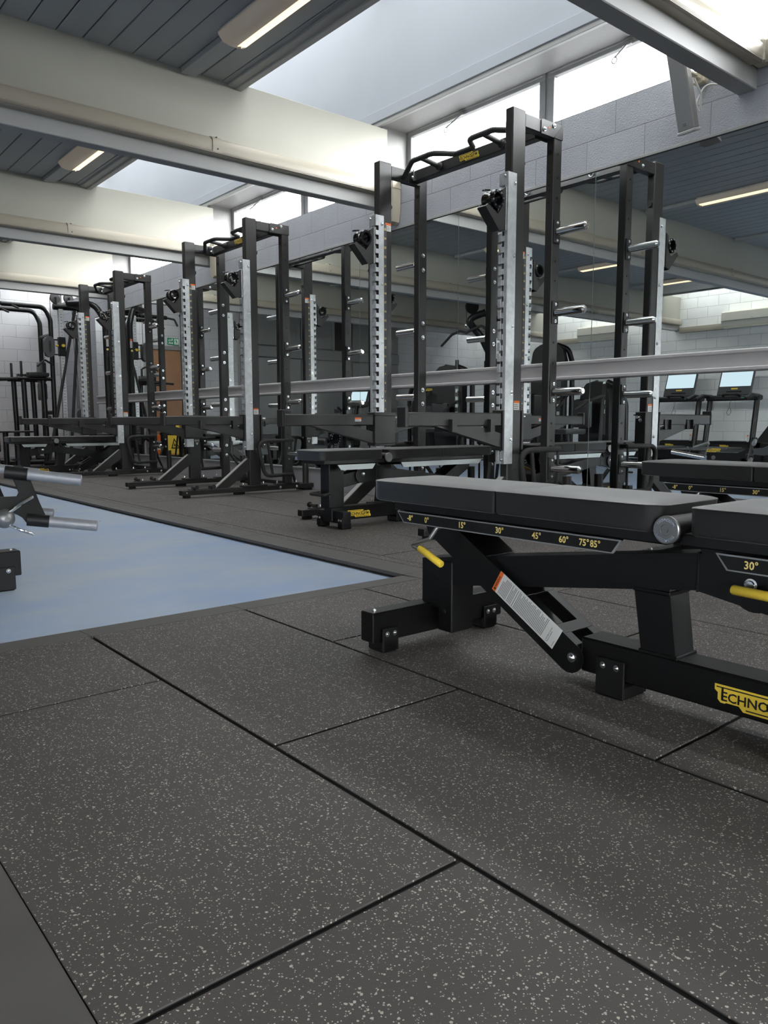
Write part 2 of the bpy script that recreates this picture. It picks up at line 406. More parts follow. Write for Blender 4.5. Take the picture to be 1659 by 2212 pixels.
ys = [2.326, 2.70, 3.19, 3.67, 4.13, 4.6] + [5.1+.5*i for i in range(16)]
for a, b in zip(ys, ys[1:]): m.use('edge'); m.box(2.03, 2.179, a+.0012, min(b, YF-.03)-.0012, -.016, -.001, .001)
m.use('edge'); m.box(2.03, 2.179, 2.214, 2.325, ZB, -.001, .002)
m.use('dark'); m.box(2.034, 2.179, 2.32, YF-.02, ZB, -.015, 0)
S(m.build('trim_2'))
strip('trim_3', [(YB+.02, -1.3), (-1.3, -.3), (-.3, .7), (.7, 1.7), (1.7, 2.212)], lambda u, v, w: (.238-u, w, v))
# walls
def opening(k):                                    # daylight openings between beams on the mirror wall
    y0 = (BY[k-1] + .095) if k else YB+.3
    return y0, (BY[k]-.0 + .05 if False else BY[k] - .0)
bays = [(YB+.2, BY[0]+.06)] + [(a+.13, b+.06) for a, b in zip(BY, BY[1:])] + [(BY[-1]+.13, YF-.12)]
m = M().use('wallR'); T = .30
m.box(W, W+T, YB-.3, YF+.3, ZB, 2.47, 0)
m.box(W+.002, W+T, YB-.3, YF+.3, 2.93, 3.0, 0)
cuts = [YB-.3] + [v for b in bays for v in b] + [YF+.3]
S(m.build('wall_right'))
m = M().use('jamb')
for a, b in zip(cuts[::2], cuts[1::2]): m.box(W+.002, W+T, a, b, 2.47, 2.93, .002)
S(m.build('trim_4'))
m = M().use('moulding')                            # stepped head board above the windows
m.box(W-.02, W+.01, YB, YF, 2.915, 2.955, .003); m.use('jamb'); m.box(W+.011, W+T-.05, YB, YF, 2.918, 2.931, 0); m.use('plaster'); m.box(W-.03, W+.01, YB, YF, 2.95, 3.03, .002)
S(m.build('trim_5'))
for k, (y0, y1) in enumerate(bays):
    x = W+.285; w = thing('window_%d' % (k+1), None, None, (0,0,0)); S(w)
    f = M().use('frame'); t = .05
    mid = (y0+y1)/2
    for a, b in ((y0, mid-.012), (mid+.012, y1)):
        for (u0, u1, v0, v1) in ((a, b, 2.472, 2.472+t), (a, b, 2.928-t, 2.928), (a, a+t, 2.472+t, 2.928-t), (b-t, b, 2.472+t, 2.928-t)):
            f.box(x-.03, x+.01, u0, u1, v0, v1, .003)
        f.box(x-.036, x-.028, a+.02, b-.02, 2.905, 2.918, .002)
    f.box(x-.02, x+.012, mid-.013, mid+.013, 2.472, 2.928, .002)
    f.build('frame', w)
    g = M().use('glass')
    for a, b in ((y0, mid), (mid, y1)): g.box(x-.006, x-.002, a+t*.9, b-t*.9, 2.515, 2.885, 0)
    g.build('pane', w)
    for yy, dy in ((y0+.28*(y1-y0), .05), (y0+.78*(y1-y0), .10)):
        l = M().use('steel'); l.box(x-.055, x-.03, yy-.03, yy+.03, 2.868, 2.893, .003)
        l.tube([(x-.05, yy, 2.872), (x-.075, yy+dy*.3, 2.84), (x-.10, yy+dy, 2.80)], .006, 8)
        l.tube([(x-.10, yy+dy+.018*math.cos(a), 2.785+.018*math.sin(a)) for a in [i*PI/6 for i in range(12)]], .004, 6, closed=True)
        l.build('latch', w)
m = M().use('wallF')
m.box(XL-.3, W+.3, YF, YF+.25, ZB, 3.4, 0); S(m.build('wall_far'))
m = M().use('wallL'); m.box(XL-.25, XL, YB-.3, YF+.3, ZB, 3.4, 0); S(m.build('wall_left'))
# unseen back wall; its tall windows are added to fill the room with light
m = M().use('wallL')
m.box(XL-.3, W+.3, YB-.25, YB, ZB, .5, 0); m.box(XL-.3, W+.3, YB-.25, YB, 2.3, 3.4, 0)
bw = [(-4.2, -2.8), (-.4, .7)]
xs = [XL-.3] + [v for b in bw for v in b] + [W+.3]
for a, b in zip(xs[::2], xs[1::2]): m.box(a, b, YB-.25, YB, .5, 2.3, 0)
S(m.build('wall_back'))
for k, (a, b) in enumerate(bw):
    w = thing('window_%d' % (len(bays)+k+1), None, None); S(w); f = M().use('frame')
    for (u0, u1, v0, v1) in ((a, b, .5, .56), (a, b, 2.24, 2.3), (a, a+.06, .56, 2.24), (b-.06, b, .56, 2.24), ((a+b)/2-.03, (a+b)/2+.03, .56, 2.24)):
        f.box(u0, u1, YB-.14, YB-.08, v0, v1, .003)
    f.build('frame', w); M().use('glass').box(a, b, YB-.112, YB-.108, .5, 2.3, 0).build('pane', w)
# ceilings
ZR = 4.0; ZC = 2.853; XP = 2.745; XQ = -4.8
m = M().use('dark'); m.box(XQ, XP, YB, YF, ZC+.012, ZC+.05, 0); m.use('plank')
x = 1.433 - .152*60
while x < XP-.01:
    a, b = max(x, XQ), min(x+.152, XP)
    if b-a > .02: m.box(a+.0035, b-.0035, YB, YF, ZC, ZC+.015, .003)
    x += .152
S(m.build('ceiling'))
m = M().use('moulding')                            # edge board of the boarded ceiling
m.box(XP-.06, XP+.012, YB, YF, ZC-.018, ZC+.012, .004); m.box(XP, XP+.045, YB, YF, ZC-.03, 3.06, .004)
m.box(XQ-.03, XQ+.03, YB, YF, ZC-.02, 3.06, .004)
S(m.build('trim_6'))
m = M().use('plaster'); m.box(W, W+T, YB-.3, YF+.3, 2.97, ZR, 0); m.box(XP+.02, XP+.10, YB-.3, YF+.3, 2.87, ZR, 0)
m.box(XP+.05, W+.2, YB-.28, YB-.02, 2.97, ZR, 0); m.box(XP+.05, W+.2, YF+.02, YF+.28, 2.97, ZR, 0); S(m.build('trim_9'))
# roof glazing over the well beside the mirrors and along the opposite wall
for k, (a, b) in enumerate(zip([YB]+BY, BY+[YF])):
    w = thing('window_%d' % (len(bays)+4+k), None, None); S(w); f = M().use('frame')
    a, b = a+.05, b-.02
    f.box(XL, XQ, a, a+.05, 3.06, 3.12); f.box(XL, XQ, b-.05, b, 3.06, 3.12); f.box(XL, XL+.05, a, b, 3.06, 3.12); f.box(XQ-.05, XQ, a, b, 3.06, 3.12); f.box(XL, XQ, (a+b)/2-.02, (a+b)/2+.02, 3.06, 3.12)
    f.build('frame', w); M().use('clearroof').box(XL, XQ, a, b, 3.085, 3.09, 0).build('pane', w)
    w = thing('window_%d' % (len(bays)+12+k), None, None); S(w); f = M().use('frame'); x0, x1 = XP+.06, W+.06
    for (u0, u1, v0, v1) in ((x0, x1, a-.05, a+.02), (x0, x1, b-.02, b+.05), (x0, x0+.06, a, b), (x1-.06, x1, a, b), ((x0+x1)/2-.025, (x0+x1)/2+.025, a, b)): f.box(u0, u1, v0, v1, ZR-.05, ZR+.02)
    f.build('frame', w); M().use('roofglass').box(x0, x1, a, b, ZR-.03, ZR-.025, 0).build('pane', w)
m = M().use('beamw')
for y in [YB]+BY+[YF]: m.box(XL, XQ, y-.03, y+.06, 3.05, 3.14, 0)
S(m.build('trim_7'))
# beams and their trunking
beam_names = ['overhead beam behind the camera carrying beige trunking', 'overhead beam at the top right corner, nearest the camera', 'overhead beam crossing above the nearest rack', 'overhead beam crossing above the middle rack', 'overhead beam crossing behind the farthest rack']
trunk_names = ['beige cable trunking on the beam behind the camera', 'beige cable trunking at the top right corner of the photo', 'long beige cable trunking ending behind the nearest rack', 'beige cable trunking ending behind the middle rack', 'beige cable trunking on the farthest beam']
for k, y in enumerate(BY):
    m = M().use('beamw'); m.box(XL, W+.004, y, y+.095, 2.268, 2.36, .004); m.use('cream'); m.box(XL, W+.002, y+.0006, y+.083, 2.355, 2.872, .003)
    S(m.build('ceiling_beam'), beam_names[k])
    t = thing('cable_trunking', trunk_names[k], 'cable trunking', (0, y, 2.36), 0, 'cable trunking on the beams')
    prof = [(-.0006, .002), (-.045, .002), (-.058, .014), (-.062, .05), (-.058, .085), (-.042, .105), (-.012, .114), (-.0006, .114)]
    m = M().use('trunk'); m.prism(prof, lambda u, v, w: (w, u, v), XL+.04, W-.075)
    for i in range(5): m.box(XL+.04, W-.08, -.0632+.001*i, -.05, .006+.006*i, .009+.006*i, 0)
    m.build('trunk', t)
    for xx in (2.57, .57, -1.43, -3.43):
        c = M().use('trunk'); c.prism([(u*1.07-.0001, v*1.05-.001) for u, v in prof], lambda u, v, w: (w, u, v), xx-.035, xx+.035)
        c.use('ink'); c.box(xx-.005, xx+.004, -.0672, -.06, .028, .036, 0); c.box(xx-.005, xx+.004, -.052, -.04, .106, .1125, 0)
        c.build('coupler', t)
    if k == 1:
        m = M().use('trunk'); m.box(W-.076, W-.0005, -.064, -.0008, .001, .116, .012); m.prism([(-.0005, .004), (-.05, .004), (-.066, .05), (-.05, .11), (-.0005, .11)], lambda u, v, w: (W+u, w, v), -1.2, -.06); m.build('corner_elbow', t)
        continue
    m = M().use('ivory')
    m.prism([(-.055, .125), (.04, .125), (.055, .10), (.055, -.02), (.052, -.14), (.03, -.215), (-.005, -.235), (-.045, -.215), (-.06, -.14), (-.062, .0)], lambda u, v, w: (w, u-.10, v), W-.078, W-.004)
    m.prism([(-.065, .03), (.06, .03), (.06, .05), (-.065, .05)], lambda u, v, w: (w, u-.10, v), W-.082, W-.004)
    m.build('drop_cover', t)
# lamps
rows = [2.395, .42, -1.56, -3.5]
nm = ['row nearest the mirrors', 'second row from the mirrors', 'third row from the mirrors', 'row nearest the opposite wall']
bn = ['behind the camera', 'above the camera', 'in the bay of the nearest rack', 'in the bay of the middle rack', 'in the bay of the farthest rack', 'by the far wall']
ly = {0: None}
lamp0 = None
for bi, (ya, yb) in enumerate(zip([YB]+BY, BY+[YF])):
    for ri, rx in enumerate(rows):
        if yb-ya < 2.0: continue
        if lamp0 is None:
            L0 = thing('ceiling_lamp', '', 'ceiling lamp', (0,0,0), 0, 'fluorescent ceiling lamps')
            M().use('lampbody').box(-.095, .095, -.78, .78, -.022, 0, .004).build('lamp_body', L0)
            pf = [(-.10, -.018), (-.098, -.03), (-.07, -.062), (-.03, -.072), (.03, -.072), (.07, -.062), (.098, -.03), (.10, -.018)]
            d = M().use('diffuser'); d.prism(pf, lambda u, v, w: (u, w, v), -.79, .79); d.build('diffuser', L0)
            d = M().use('lamptube'); d.prism([(.012, -.0728), (.03, -.0728), (.068, -.0638), (.066, -.062), (.03, -.071), (.012, -.0715)], lambda u, v, w: (u, w, v), -.765, .765); d.build('lit_tube', L0)
            d = M().use('steel'); d.cyl((.03, .765, -.066), (.03, .768, -.078), .012, 12); d.build('end_knob', L0)
            lamp0 = L0; o = L0
            M().use('plank').box(-.05, .05, .78, 1.38, -.035, 0, .003).build('batten', L0)
        else: o = dup(lamp0)
        o.location = (rx, yb - 1.40, ZC); o['label'] = 'fluorescent ceiling lamp %s, %s' % (bn[bi], nm[ri])
# baseboard, mirror panels and rail
m = M().use('skirt'); m.box(W-.035, W, YB, YF, -.002, .175, .004); m.use('alu'); m.box(W-.042, W, YB, YF, .172, .192, .003)
S(m.build('baseboard_right'))
m = M().use('skirt'); m.box(XL, W-.04, YF-.018, YF, ZB, .09, .003); S(m.build('baseboard_far'))
edges = [11.37, 10.96] + [10.96-1.15*i for i in range(1, 12)]
mn = ['narrow mirror panel at the far left end of the mirrors', 'mirror panel behind the farthest rack, beside the narrow end panel', 'mirror panel behind the near half of the farthest rack', 'mirror panel between the farthest and middle racks',
 'mirror panel behind the far half of the middle rack', 'mirror panel behind the near half of the middle rack', 'mirror panel just left of the nearest rack', 'mirror panel behind the far half of the nearest rack', 'mirror panel seen through the nearest rack, left of the long joint',
 'mirror panel at the right edge reflecting the treadmills', 'mirror panel beside the camera', 'last mirror panel behind the camera']
for i, (a, b) in enumerate(zip(edges, edges[1:])):
    p = thing('wall_mirror', mn[i], 'mirror', (W-.008, (a+b)/2, .19), 0, 'mirror panels along the wall'); h = (a-b)/2
    M().use('mirror').box(0, .0035, -h+.0025, h-.0025, 0, 1.905, 0).build('mirror_glass', p)
    M().use('mirroredge').box(.0036, .0075, -h+.0008, h-.0008, 0, 1.905, 0).build('mirror_backing', p)
m = M().use('moulding'); m.box(W-.014, W, edges[-1], edges[0], 2.096, 2.112, .001); m.use('ink'); m.box(W-.015, W, edges[-1], edges[0], 2.0935, 2.0965, 0); S(m.build('trim_8'))
m = M().use('rail'); m.box(W-.05, W-.008, YB+.1, 11.3, .892, .962, .003); m.box(W-.062, W-.008, YB+.1, 11.3, .872, .894, .005); m.box(W-.062, W-.008, YB+.1, 11.3, .960, .984, .006)
tag(m.build('wall_rail'), 'long pale grey timber rail fixed across the mirrors', 'wall rail')
# speaker on the mirror wall, between beam and mirror top
t = thing('column_speaker', 'slim pale grey column speaker on the wall under the top right beam', 'speaker', (3.90, 2.275, 2.36))
a, b = V((.055, -.015, -.235)), V((-.085, .012, .24))
m = M().use('speak'); m.bar(a, b, .095, .055, (0, 1, 0) if False else (1, 0, 0), .006); m.build('cabinet', t)
d = (b-a).normalized()
m = M().use('lampbody')
for p, q in ((a-d*.012, a+d*.002), (b-d*.002, b+d*.012)): m.bar(p, q, .102, .062, (1,0,0), .004)
m.build('end_cap', t)
m = M().use('steel'); m.bar(a+d*.022+V((-.028,0,-.006)), a+d*.04+V((-.028,0,-.006)), .022, .006, (1,0,0), .002); m.build('badge', t)
m = M().use('ivory'); m.box(.13, .174, -.05, .02, .02, .085, .006); m.box(.10, .135, -.03, .0, .035, .07, .004); m.bar((.0, -.01, .05), (.13, -.012, .052), .03, .014); m.build('bracket', t)
m = M().use('cable'); m.tube([(.06, -.03, .02), (.10, -.05, -.05), (.11, -.045, -.15), (.09, -.03, -.10), (.12, -.06, .0), (.165, -.14, -.02), (.17, -.18, .06)], .005, 8, .05); m.build('speaker_cable', t)
m = M().use('cable'); m.tube([(W-.006, 1.90, 2.36), (W-.006, 1.905, 2.9)], .006, 8); m.box(W-.016, W, 1.895, 1.915, 2.6, 2.615); tag(m.build('wall_cable'), 'thin white cable clipped up the wall at the top right corner', 'cable')
# thin bare tree outside the farthest windows
m = M().use('bark'); rnd = random.Random(5)
m.tube([(6.6, 12.6, -.02), (6.6, 12.6, 2.2), (6.7, 12.4, 3.6)], .09, 8)
for i in range(46):
    y = rnd.uniform(11.2, 14); z = rnd.uniform(2.5, 3.9)
    p = V((6.6+rnd.uniform(-.3, .3), y, z)); pts = [V((6.62, 12.55, rnd.uniform(1.6, 3.0))), p]
    for j in range(3): pts.append(pts[-1] + V((rnd.uniform(-.1, .1), rnd.uniform(-.22, .22), rnd.uniform(-.02, .25))))
    m.tube(pts, rnd.uniform(.006, .014), 5)
tag(m.build('bare_tree'), 'bare twiggy tree outside the farthest clerestory window', 'tree')
m = M().use('asphalt'); m.box(-60, 60, -60, 60, -.3, -.2, 0)
S(m.build('ground_outside'))
# ------------------------------------------------------------------ half rack
SX, SY, H, WD = .109, .0556, 2.288, 1.129
RX0, RX1 = .353, .425
slots = [1.864 - .0585*k for k in range(25)]
def make_rack():
    t = thing('half_rack', '', 'squat rack', (0,0,0), 0, 'half racks in a row by the mirrors')
    def side(s):
        Y = (lambda v: v) if s == 0 else (lambda v: WD+SY-v)
        n = V((0, -1, 0)) if s == 0 else V((0, 1, 0))
        def B(m, x0, x1, v0, v1, z0, z1, c=.002): return m.box(x0, x1, Y(v0), Y(v1), z0, z1, c)
        # base rail with rubber feet
        m = M().use('rackblack'); B(m, -.627, .655, 0, SY, .021, .062, .003); m.use('blackpl'); B(m, -.629, -.622, .003, SY-.003, .024, .060); B(m, .650, .657, .003, SY-.003, .024, .060)
        r = m.build('base_rail', t)
        m = MB('zinc')
        for x in (.30, .47): m.bolt((x, Y(0), .042), n, .009, .008)
        m.bolt((-.585, Y(0), .042), n, .005, .004)
        for x, v in ((-.055, -.012), (.145, -.012), (.285, -.012), (.482, -.012)): m.bolt((x, Y(.028), .079), (0,0,1), .007, .018)
        m.build('bolt', r)
        for x0, x1 in ((-.60, -.55), (-.14, -.05), (.56, .64)):
            m = M().use('blackpl'); B(m, x0, x1, .004, SY-.004, 0, .024); m.build('rubber_foot', t)
        # foot plates and uprights
        m = M().use('rackblack'); B(m, -.07, .165, -.006, SY+.006, .062, .074, .001); B(m, 0, SX, 0, SY, .072, H, .006); m.use('blackpl'); B(m, .008, SX-.008, .007, SY-.007, H-.004, H+.002)
        u = m.build('front_upright', t)
        m = M().use('blackpl')
        for z in (.20, .34): m.cyl((.07, Y(.001), z), (.07, Y(-.0015), z), .006, 10)
        m.cyl((SX, Y(SY*.5), 2.02), (SX+.012, Y(SY*.5), 2.02), .017, 12); m.build('plug_set', u)
        m = M().use('rackblack'); B(m, .265, .50, -.004, SY+.004, .062, .072, .001); B(m, RX0, RX1, .001, SY-.001, .07, 2.275, .004)
        B(m, SX-.004, RX1, .0015, SY-.0015, 2.203, 2.275, .003)
        m.prism([(.235, 2.200), (RX1+.001, 2.200), (RX1+.001, 2.2775), (.243, 2.2775), (.235, 2.268)], lambda a, b, w: (a, w, b), Y(-.003), Y(.003))
        m.prism([(RX1-.001, 2.276), (RX1-.004, 2.278), (RX0-.002, 2.204), (RX0+.001, 2.202)], lambda a, b, w: (a, w, b), Y(-.0042), Y(-.002))
        ru = m.build('rear_upright', t)
        m = MB('zinc'); m.bolt((.260, Y(-.003), 2.226), n, .009, .008); m.bolt((.345, Y(-.003), 2.262), n, .009, .008)
        m.use('orange'); m.cyl((.302, Y(-.003), 2.243), (.302, Y(-.0042), 2.243), .006, 10)
        m.build('bolt', ru)
        m = M().use('blackpl')
        for z in (2.12, 1.99, 1.88, 1.53, 1.42, 1.07, .95, .60, .50): m.cyl((.389, Y(.002), z), (.389, Y(-.0025), z), .006, 10)
        for z in (2.13, 2.02, 1.95, 1.92, 1.85): m.cyl((RX0+.001, Y(.028), z), (RX0-.003, Y(.028), z), .007 if z < 2.1 else .014, 12)
        m.build('plug_set', ru)
        # galvanised racking channel with open slots on its inner corner
        zt, zb = 1.946, .375; f = .0045; xf = -.033; wi = SY+.004
        m = M().use('galv'); B(m, xf, xf+f, -.0045, .019, zb, zt, .001); B(m, xf, .037, -.0045, -.0005, zb, zt, .0015)
        B(m, -.007, .037, SY+.0005, wi+.0005, zb, zt, .001)
        zz = [zt] + [v for z in slots for v in (z+.0145, z-.0145)] + [zb]
        for a, b in zip(zz[::2], zz[1::2]):
            B(m, xf, xf+f, .019, .036, b, a, .001); B(m, xf, -.007, SY+.0005, wi+.0005, b, a, .001)
        zz = [zt] + [v for z in slots for v in (z+.0145, z+.001)] + [zb]   # narrow mouth of each slot
        for a, b in zip(zz[::2], zz[1::2]): B(m, xf, xf+f, .036, wi, b, a, .001)
        B(m, xf+f, 0, .012, .017, zb, zt, 0)
        ch = m.build('racking_channel', t)
        m = MB('zinc')
        for z in (1.892, 1.51, 1.13, .77, .508): m.bolt((.020, Y(-.0045), z), n, .008, .008); m.bolt((.020, Y(wi+.0005), z), -n, .008, .008)
        for z in (1.925, .40): m.bolt((xf, Y(.012), z), (-1,0,0), .008, .010)
        m.build('bolt', ch)
        m = M().use('greypl'); B(m, .0385, .062, SY, SY+.0012, .68, 1.90, 0); m.use('gold')
        for i, z in enumerate(slots[:21]): m.text(str(25-i), .019, (.050, Y(SY+.0016), z), (1,0,0) if s == 0 else (1,0,0), (0,0,1), sx=(-1 if s == 0 else 1))
        m.build('height_scale', t)
        # weight pegs
        for z in (.335, .784, 1.239, 1.693):
            m = M().use('rackblack'); B(m, .362, .416, -.008, .0, z-.064, z+.064, .002)
            p = m.build('weight_peg', t, )
            m = M().use('chrome'); m.cyl((.389, Y(-.008), z), (.389, Y(-.215), z), .0235, 24, cham=.009); m.cyl((.389, Y(-.214), z), (.389, Y(-.217), z), .010, 12); m.build('chrome_sleeve', p)
            m = MB('zinc'); m.bolt((.389, Y(-.008), z+.048), n, .007, .005); m.bolt((.389, Y(-.008), z-.048), n, .007, .005); m.bolt((.389, Y(SY-.001), z+.048), -n, .011, .010); m.bolt((.389, Y(SY-.001), z-.048), -n, .011, .010); m.build('bolt', p)
        # bar holder: plate, V bracket and ring
        m = M().use('zinc'); B(m, xf-.012, xf-.002, -.002, SY+.002, 1.636, 1.862, .003); m.use('rackblack')
        tri = [(-.052, 1.86), (-.052, 1.64), (-.098, 1.628), (-.205, 1.735), (-.190, 1.752), (-.112, 1.712), (-.078, 1.756), (-.078, 1.842)]
        for v0, v1 in ((-.004, .006), (SY-.006, SY+.004)): m.prism(tri, lambda a, b, w: (a, w, b), Y(v0), Y(v1))
        m.prism([(-.205, 1.738), (-.200, 1.744), (-.094, 1.634), (-.099, 1.626)], lambda a, b, w: (a, w, b), Y(-.002), Y(SY+.002))
        m.prism([(-.046, 1.862), (-.075, 1.842), (-.075, 1.775), (-.046, 1.775)], lambda a, b, w: (a, w, b), Y(.004), Y(SY-.004))
        h = m.build('bar_holder', t)
        m = M().use('gloss'); o = V((-.118, Y(-.012), 1.786)); e = -n
        m.lathe([(.032, 0), (.044, 0), (.049, .006), (.049, .020), (.045, .026), (.045, .060), (.049, .066), (.049, .078), (.044, .084), (.032, .084), (.030, .07), (.030, .014), (.032, 0)], o, e, 28, False)
        m.use('chrome')
        for i in range(8):
            a = i*PI/4+.2; c = o + V((.040*math.cos(a), 0, .040*math.sin(a))); m.cyl(c+n*.003, c+n*-.002, .0055, 8)
        m.use('gloss'); m.bar(o+V((-.03, e.y*.04, .046)), o+V((-.075, e.y*.04, .038)), .02, .008, (0,0,1)); m.build('bar_cradle_ring', h)
        # safety spotter arm on a sleeve round the upright
        m = M().use('rackblack'); B(m, -.748, -.052, -.002, SY+.002, .586, .660, .006); B(m, -.765, -.745, -.006, SY+.006, .584, .686, .003)
        m.prism([(-.55, .588), (-.23, .588), (-.048, .545), (-.048, .468)], lambda a, b, w: (a, w, b), Y(.002), Y(SY-.002))
        B(m, -.052, -.039, -.012, SY+.014, .452, .675, .004); B(m, SX+.004, SX+.018, -.008, SY+.014, .452, .675, .004); B(m, -.052, SX+.018, SY+.006, SY+.016, .452, .675, .003)
        for z in (.470, .655): B(m, -.055, SX+.02, SY+.012, SY+.030, z-.004, z+.004, .002)
        for x in (-.435, -.142): B(m, x-.028, x+.028, -.010, -.0, .555, .625, .002); B(m, x+.02, x+.03, -.035, -.006, .560, .620, .002) if False else B(m, x-.028, x-.02, -.03, -.005, .556, .624, .002)
        a = m.build('spotter_arm', t)
        m = M().use('zinc')
        m.bolt((SX+.018, Y(.03), .62), (1,0,0), .010, .014); m.cyl((SX+.018, Y(.03), .64), (SX+.065, Y(.03), .64), .011, 12); m.build('locking_pin', a)
        # front brace, band pegs, storage tube, rear strut
        m = M().use('rackblack'); m.prism([(-.325, .062), (-.205, .062), (-.001, .205), (-.001, .302), (-.016, .302)], lambda a, b, w: (a, w, b), Y(.004), Y(SY-.004))
        br = m.build('front_brace', t)
        m = M().use('moulding'); m.prism([(-.3245, .0635), (-.330, .0668), (-.0175, .3035), (-.013, .3015)], lambda a, b, w: (a, w, b), Y(.008), Y(SY-.008)); m.build('pale_top_face', br)
        m = M().use('rackblack'); B(m, -.555, -.315, .006, SY-.006, .062, .069)
        bp = m.build('band_peg_plate', t)
        for x in (-.513, -.361):
            m = M().use('rackblack'); m.cyl((x, Y(SY-.006), .083), (x, Y(-.028), .083), .0095, 12); m.cyl((x, Y(-.028), .083), (x, Y(-.036), .083), .018, 16); B(m, x-.012, x+.012, .01, SY-.01, .066, .08); m.build('band_peg', bp)
            m = MB('zinc'); m.bolt((x+.04, Y(.03), .068), (0,0,1), .006, .016); m.build('bolt', bp)
        m = M().use('rackblack'); m.cyl((.585, Y(.028), .062), (.585, Y(.028), .278), .0275, 20); m.build('bar_storage_tube', t)
        m = M().use('grip'); m.tube([(RX1-.005, Y(SY+.012), .30), (.555, Y(SY+.10), .07)], .013, 10); m.build('rear_strut', t)
        # loop guard hinged on the rear upright
        p = -.05 if s == 0 else -.075
        m = M().use('grip'); m.tube([(.40, Y(p), .452), (.045, Y(p), .448), (.115, Y(p), .150), (.40, Y(p), .155)], .0165, 14, .075, dome=True)
        m.tube([(.150, Y(p), .44), (.192, Y(p), .162)], .0125, 12)
        g = m.build('loop_guard', t)
        m = M().use('rackblack')
        for z in (.452, .157): B(m, .372, .406, p, .0, z-.012, z+.012, .002)
        m.cyl((.389, Y(p), .17), (.389, Y(p), .44), .008, 10); B(m, .33, .41, -.052 if s == 0 else -.076, -.03, .467, .473, .001); m.build('hinge', g)
        # stickers
        if s == 0:
            label(t, (.046, -.0006, .676), (1,0,0), (0,0,1), .047, .052, .24, 3)
        else:
            label(t, (.052, WD-.0006, 1.855), (1,0,0), (0,0,1), .047, .052, .28, 3)
            label(a, (-.21, Y(SY+.0026), .614), (1,0,0), (0,0,1), .052, .026, .4, 1)
            q = M().use('galv').box(-.034, .036, Y(SY+.0052), Y(SY+.0075), .385, .45, .001); q.build('channel_end_plate', t)
            q = M().use('ink'); W2 = Y(SY) - .0007
            q.box(.045, .10, W2, W2+.0004, .385, .45, 0); q.use('white')
            for i in range(3): q.box(.050+.017*i, .060+.017*i, W2-.0004, W2, .425, .444, 0); q.box(.053+.017*i, .057+.017*i, W2-.0005, W2-.0004, .436, .448, 0)
            q.prism([(.055, .415), (.09, .415), (.08, .404), (.08, .394), (.065, .394), (.065, .404)], lambda a_, b_, w: (a_, w, b_), W2-.0004, W2); q.build('instruction_sticker', t)
    side(0); side(1)
    # cross beam and pull up bar between the two frames
    yc = (WD+SY)/2
    m = M().use('rackblack'); m.box(.283, .345, SY-.002, WD+.002, 2.204, 2.272, .004); m.box(.25, .36, SY-.002, SY+.006, 2.19, 2.275, .002); m.box(.25, .36, WD-.006, WD+.002, 2.19, 2.275, .002)
    cb = m.build('cross_beam', t)
    logo(cb, (.2825, yc+.092, 2.216), (0,-1,0), (0,0,1), .052)
    m = MB('zinc'); m.box(.262, .283, WD-.045, WD-.03, 2.205, 2.272, .002); m.bolt((.262, WD-.037, 2.222), (-1,0,0), .010, .010); m.bolt((.345, yc+.27, 2.238), (1,0,0), .016, .014); m.bolt((.345, yc-.27, 2.238), (1,0,0), .016, .014); m.build('bolt', cb)
    zb = 2.258
    half = [(.235, .545, 2.222), (.105, .29, zb), (.105, .145, zb), (.205, .085, zb), (.225, .04, zb)]
    # W shaped: outer ends swept back, hand grips forward, centre swept back
    P = [V((x, yc+d, z)) for x, d, z in [(.215, .540, 2.220), (.115, .345, zb), (.115, .155, zb), (.235, .075, zb), (.235, .045, zb)]]
    Q = [V((p.x, 2*yc-p.y, p.z)) for p in reversed(P)]
    m = M().use('grip'); m.tube(P+Q, .0165, 12, .07)
    for d in (.265, -.265): m.tube([(.117, yc+d, zb), (.284, yc+d, 2.238)], .0155, 12); m.lathe([(.0, 0), (.024, 0), (.026, .006), (.020, .012), (.024, .018), (.018, .026), (.0, .026)], (.284, yc+d, 2.238), (-1, 0, .12), 16)
    m.build('pull_up_bar', t)
    m = M().use('rackblack'); m.box(.595, .640, SY-.004, WD+.004, .022, .060, .003)
    for v in (.12, WD-.07): m.box(.56, .665, v-.03, v+.03, .0, .022, .002)
    m.build('floor_crossbar', t)
    return t
rack = make_rack()
rk = [rack, dup(rack), dup(rack)]
for o, p, l in zip(rk, ((3.318, 2.912, 0), (3.344, 5.814, 0), (3.354, 8.722, 0)),
    ('black half rack with silver racking strips, nearest to the camera', 'black half rack with silver racking strips, middle of the row of three', 'black half rack with silver racking strips, farthest from the camera')):
    o.location = p; o['label'] = l

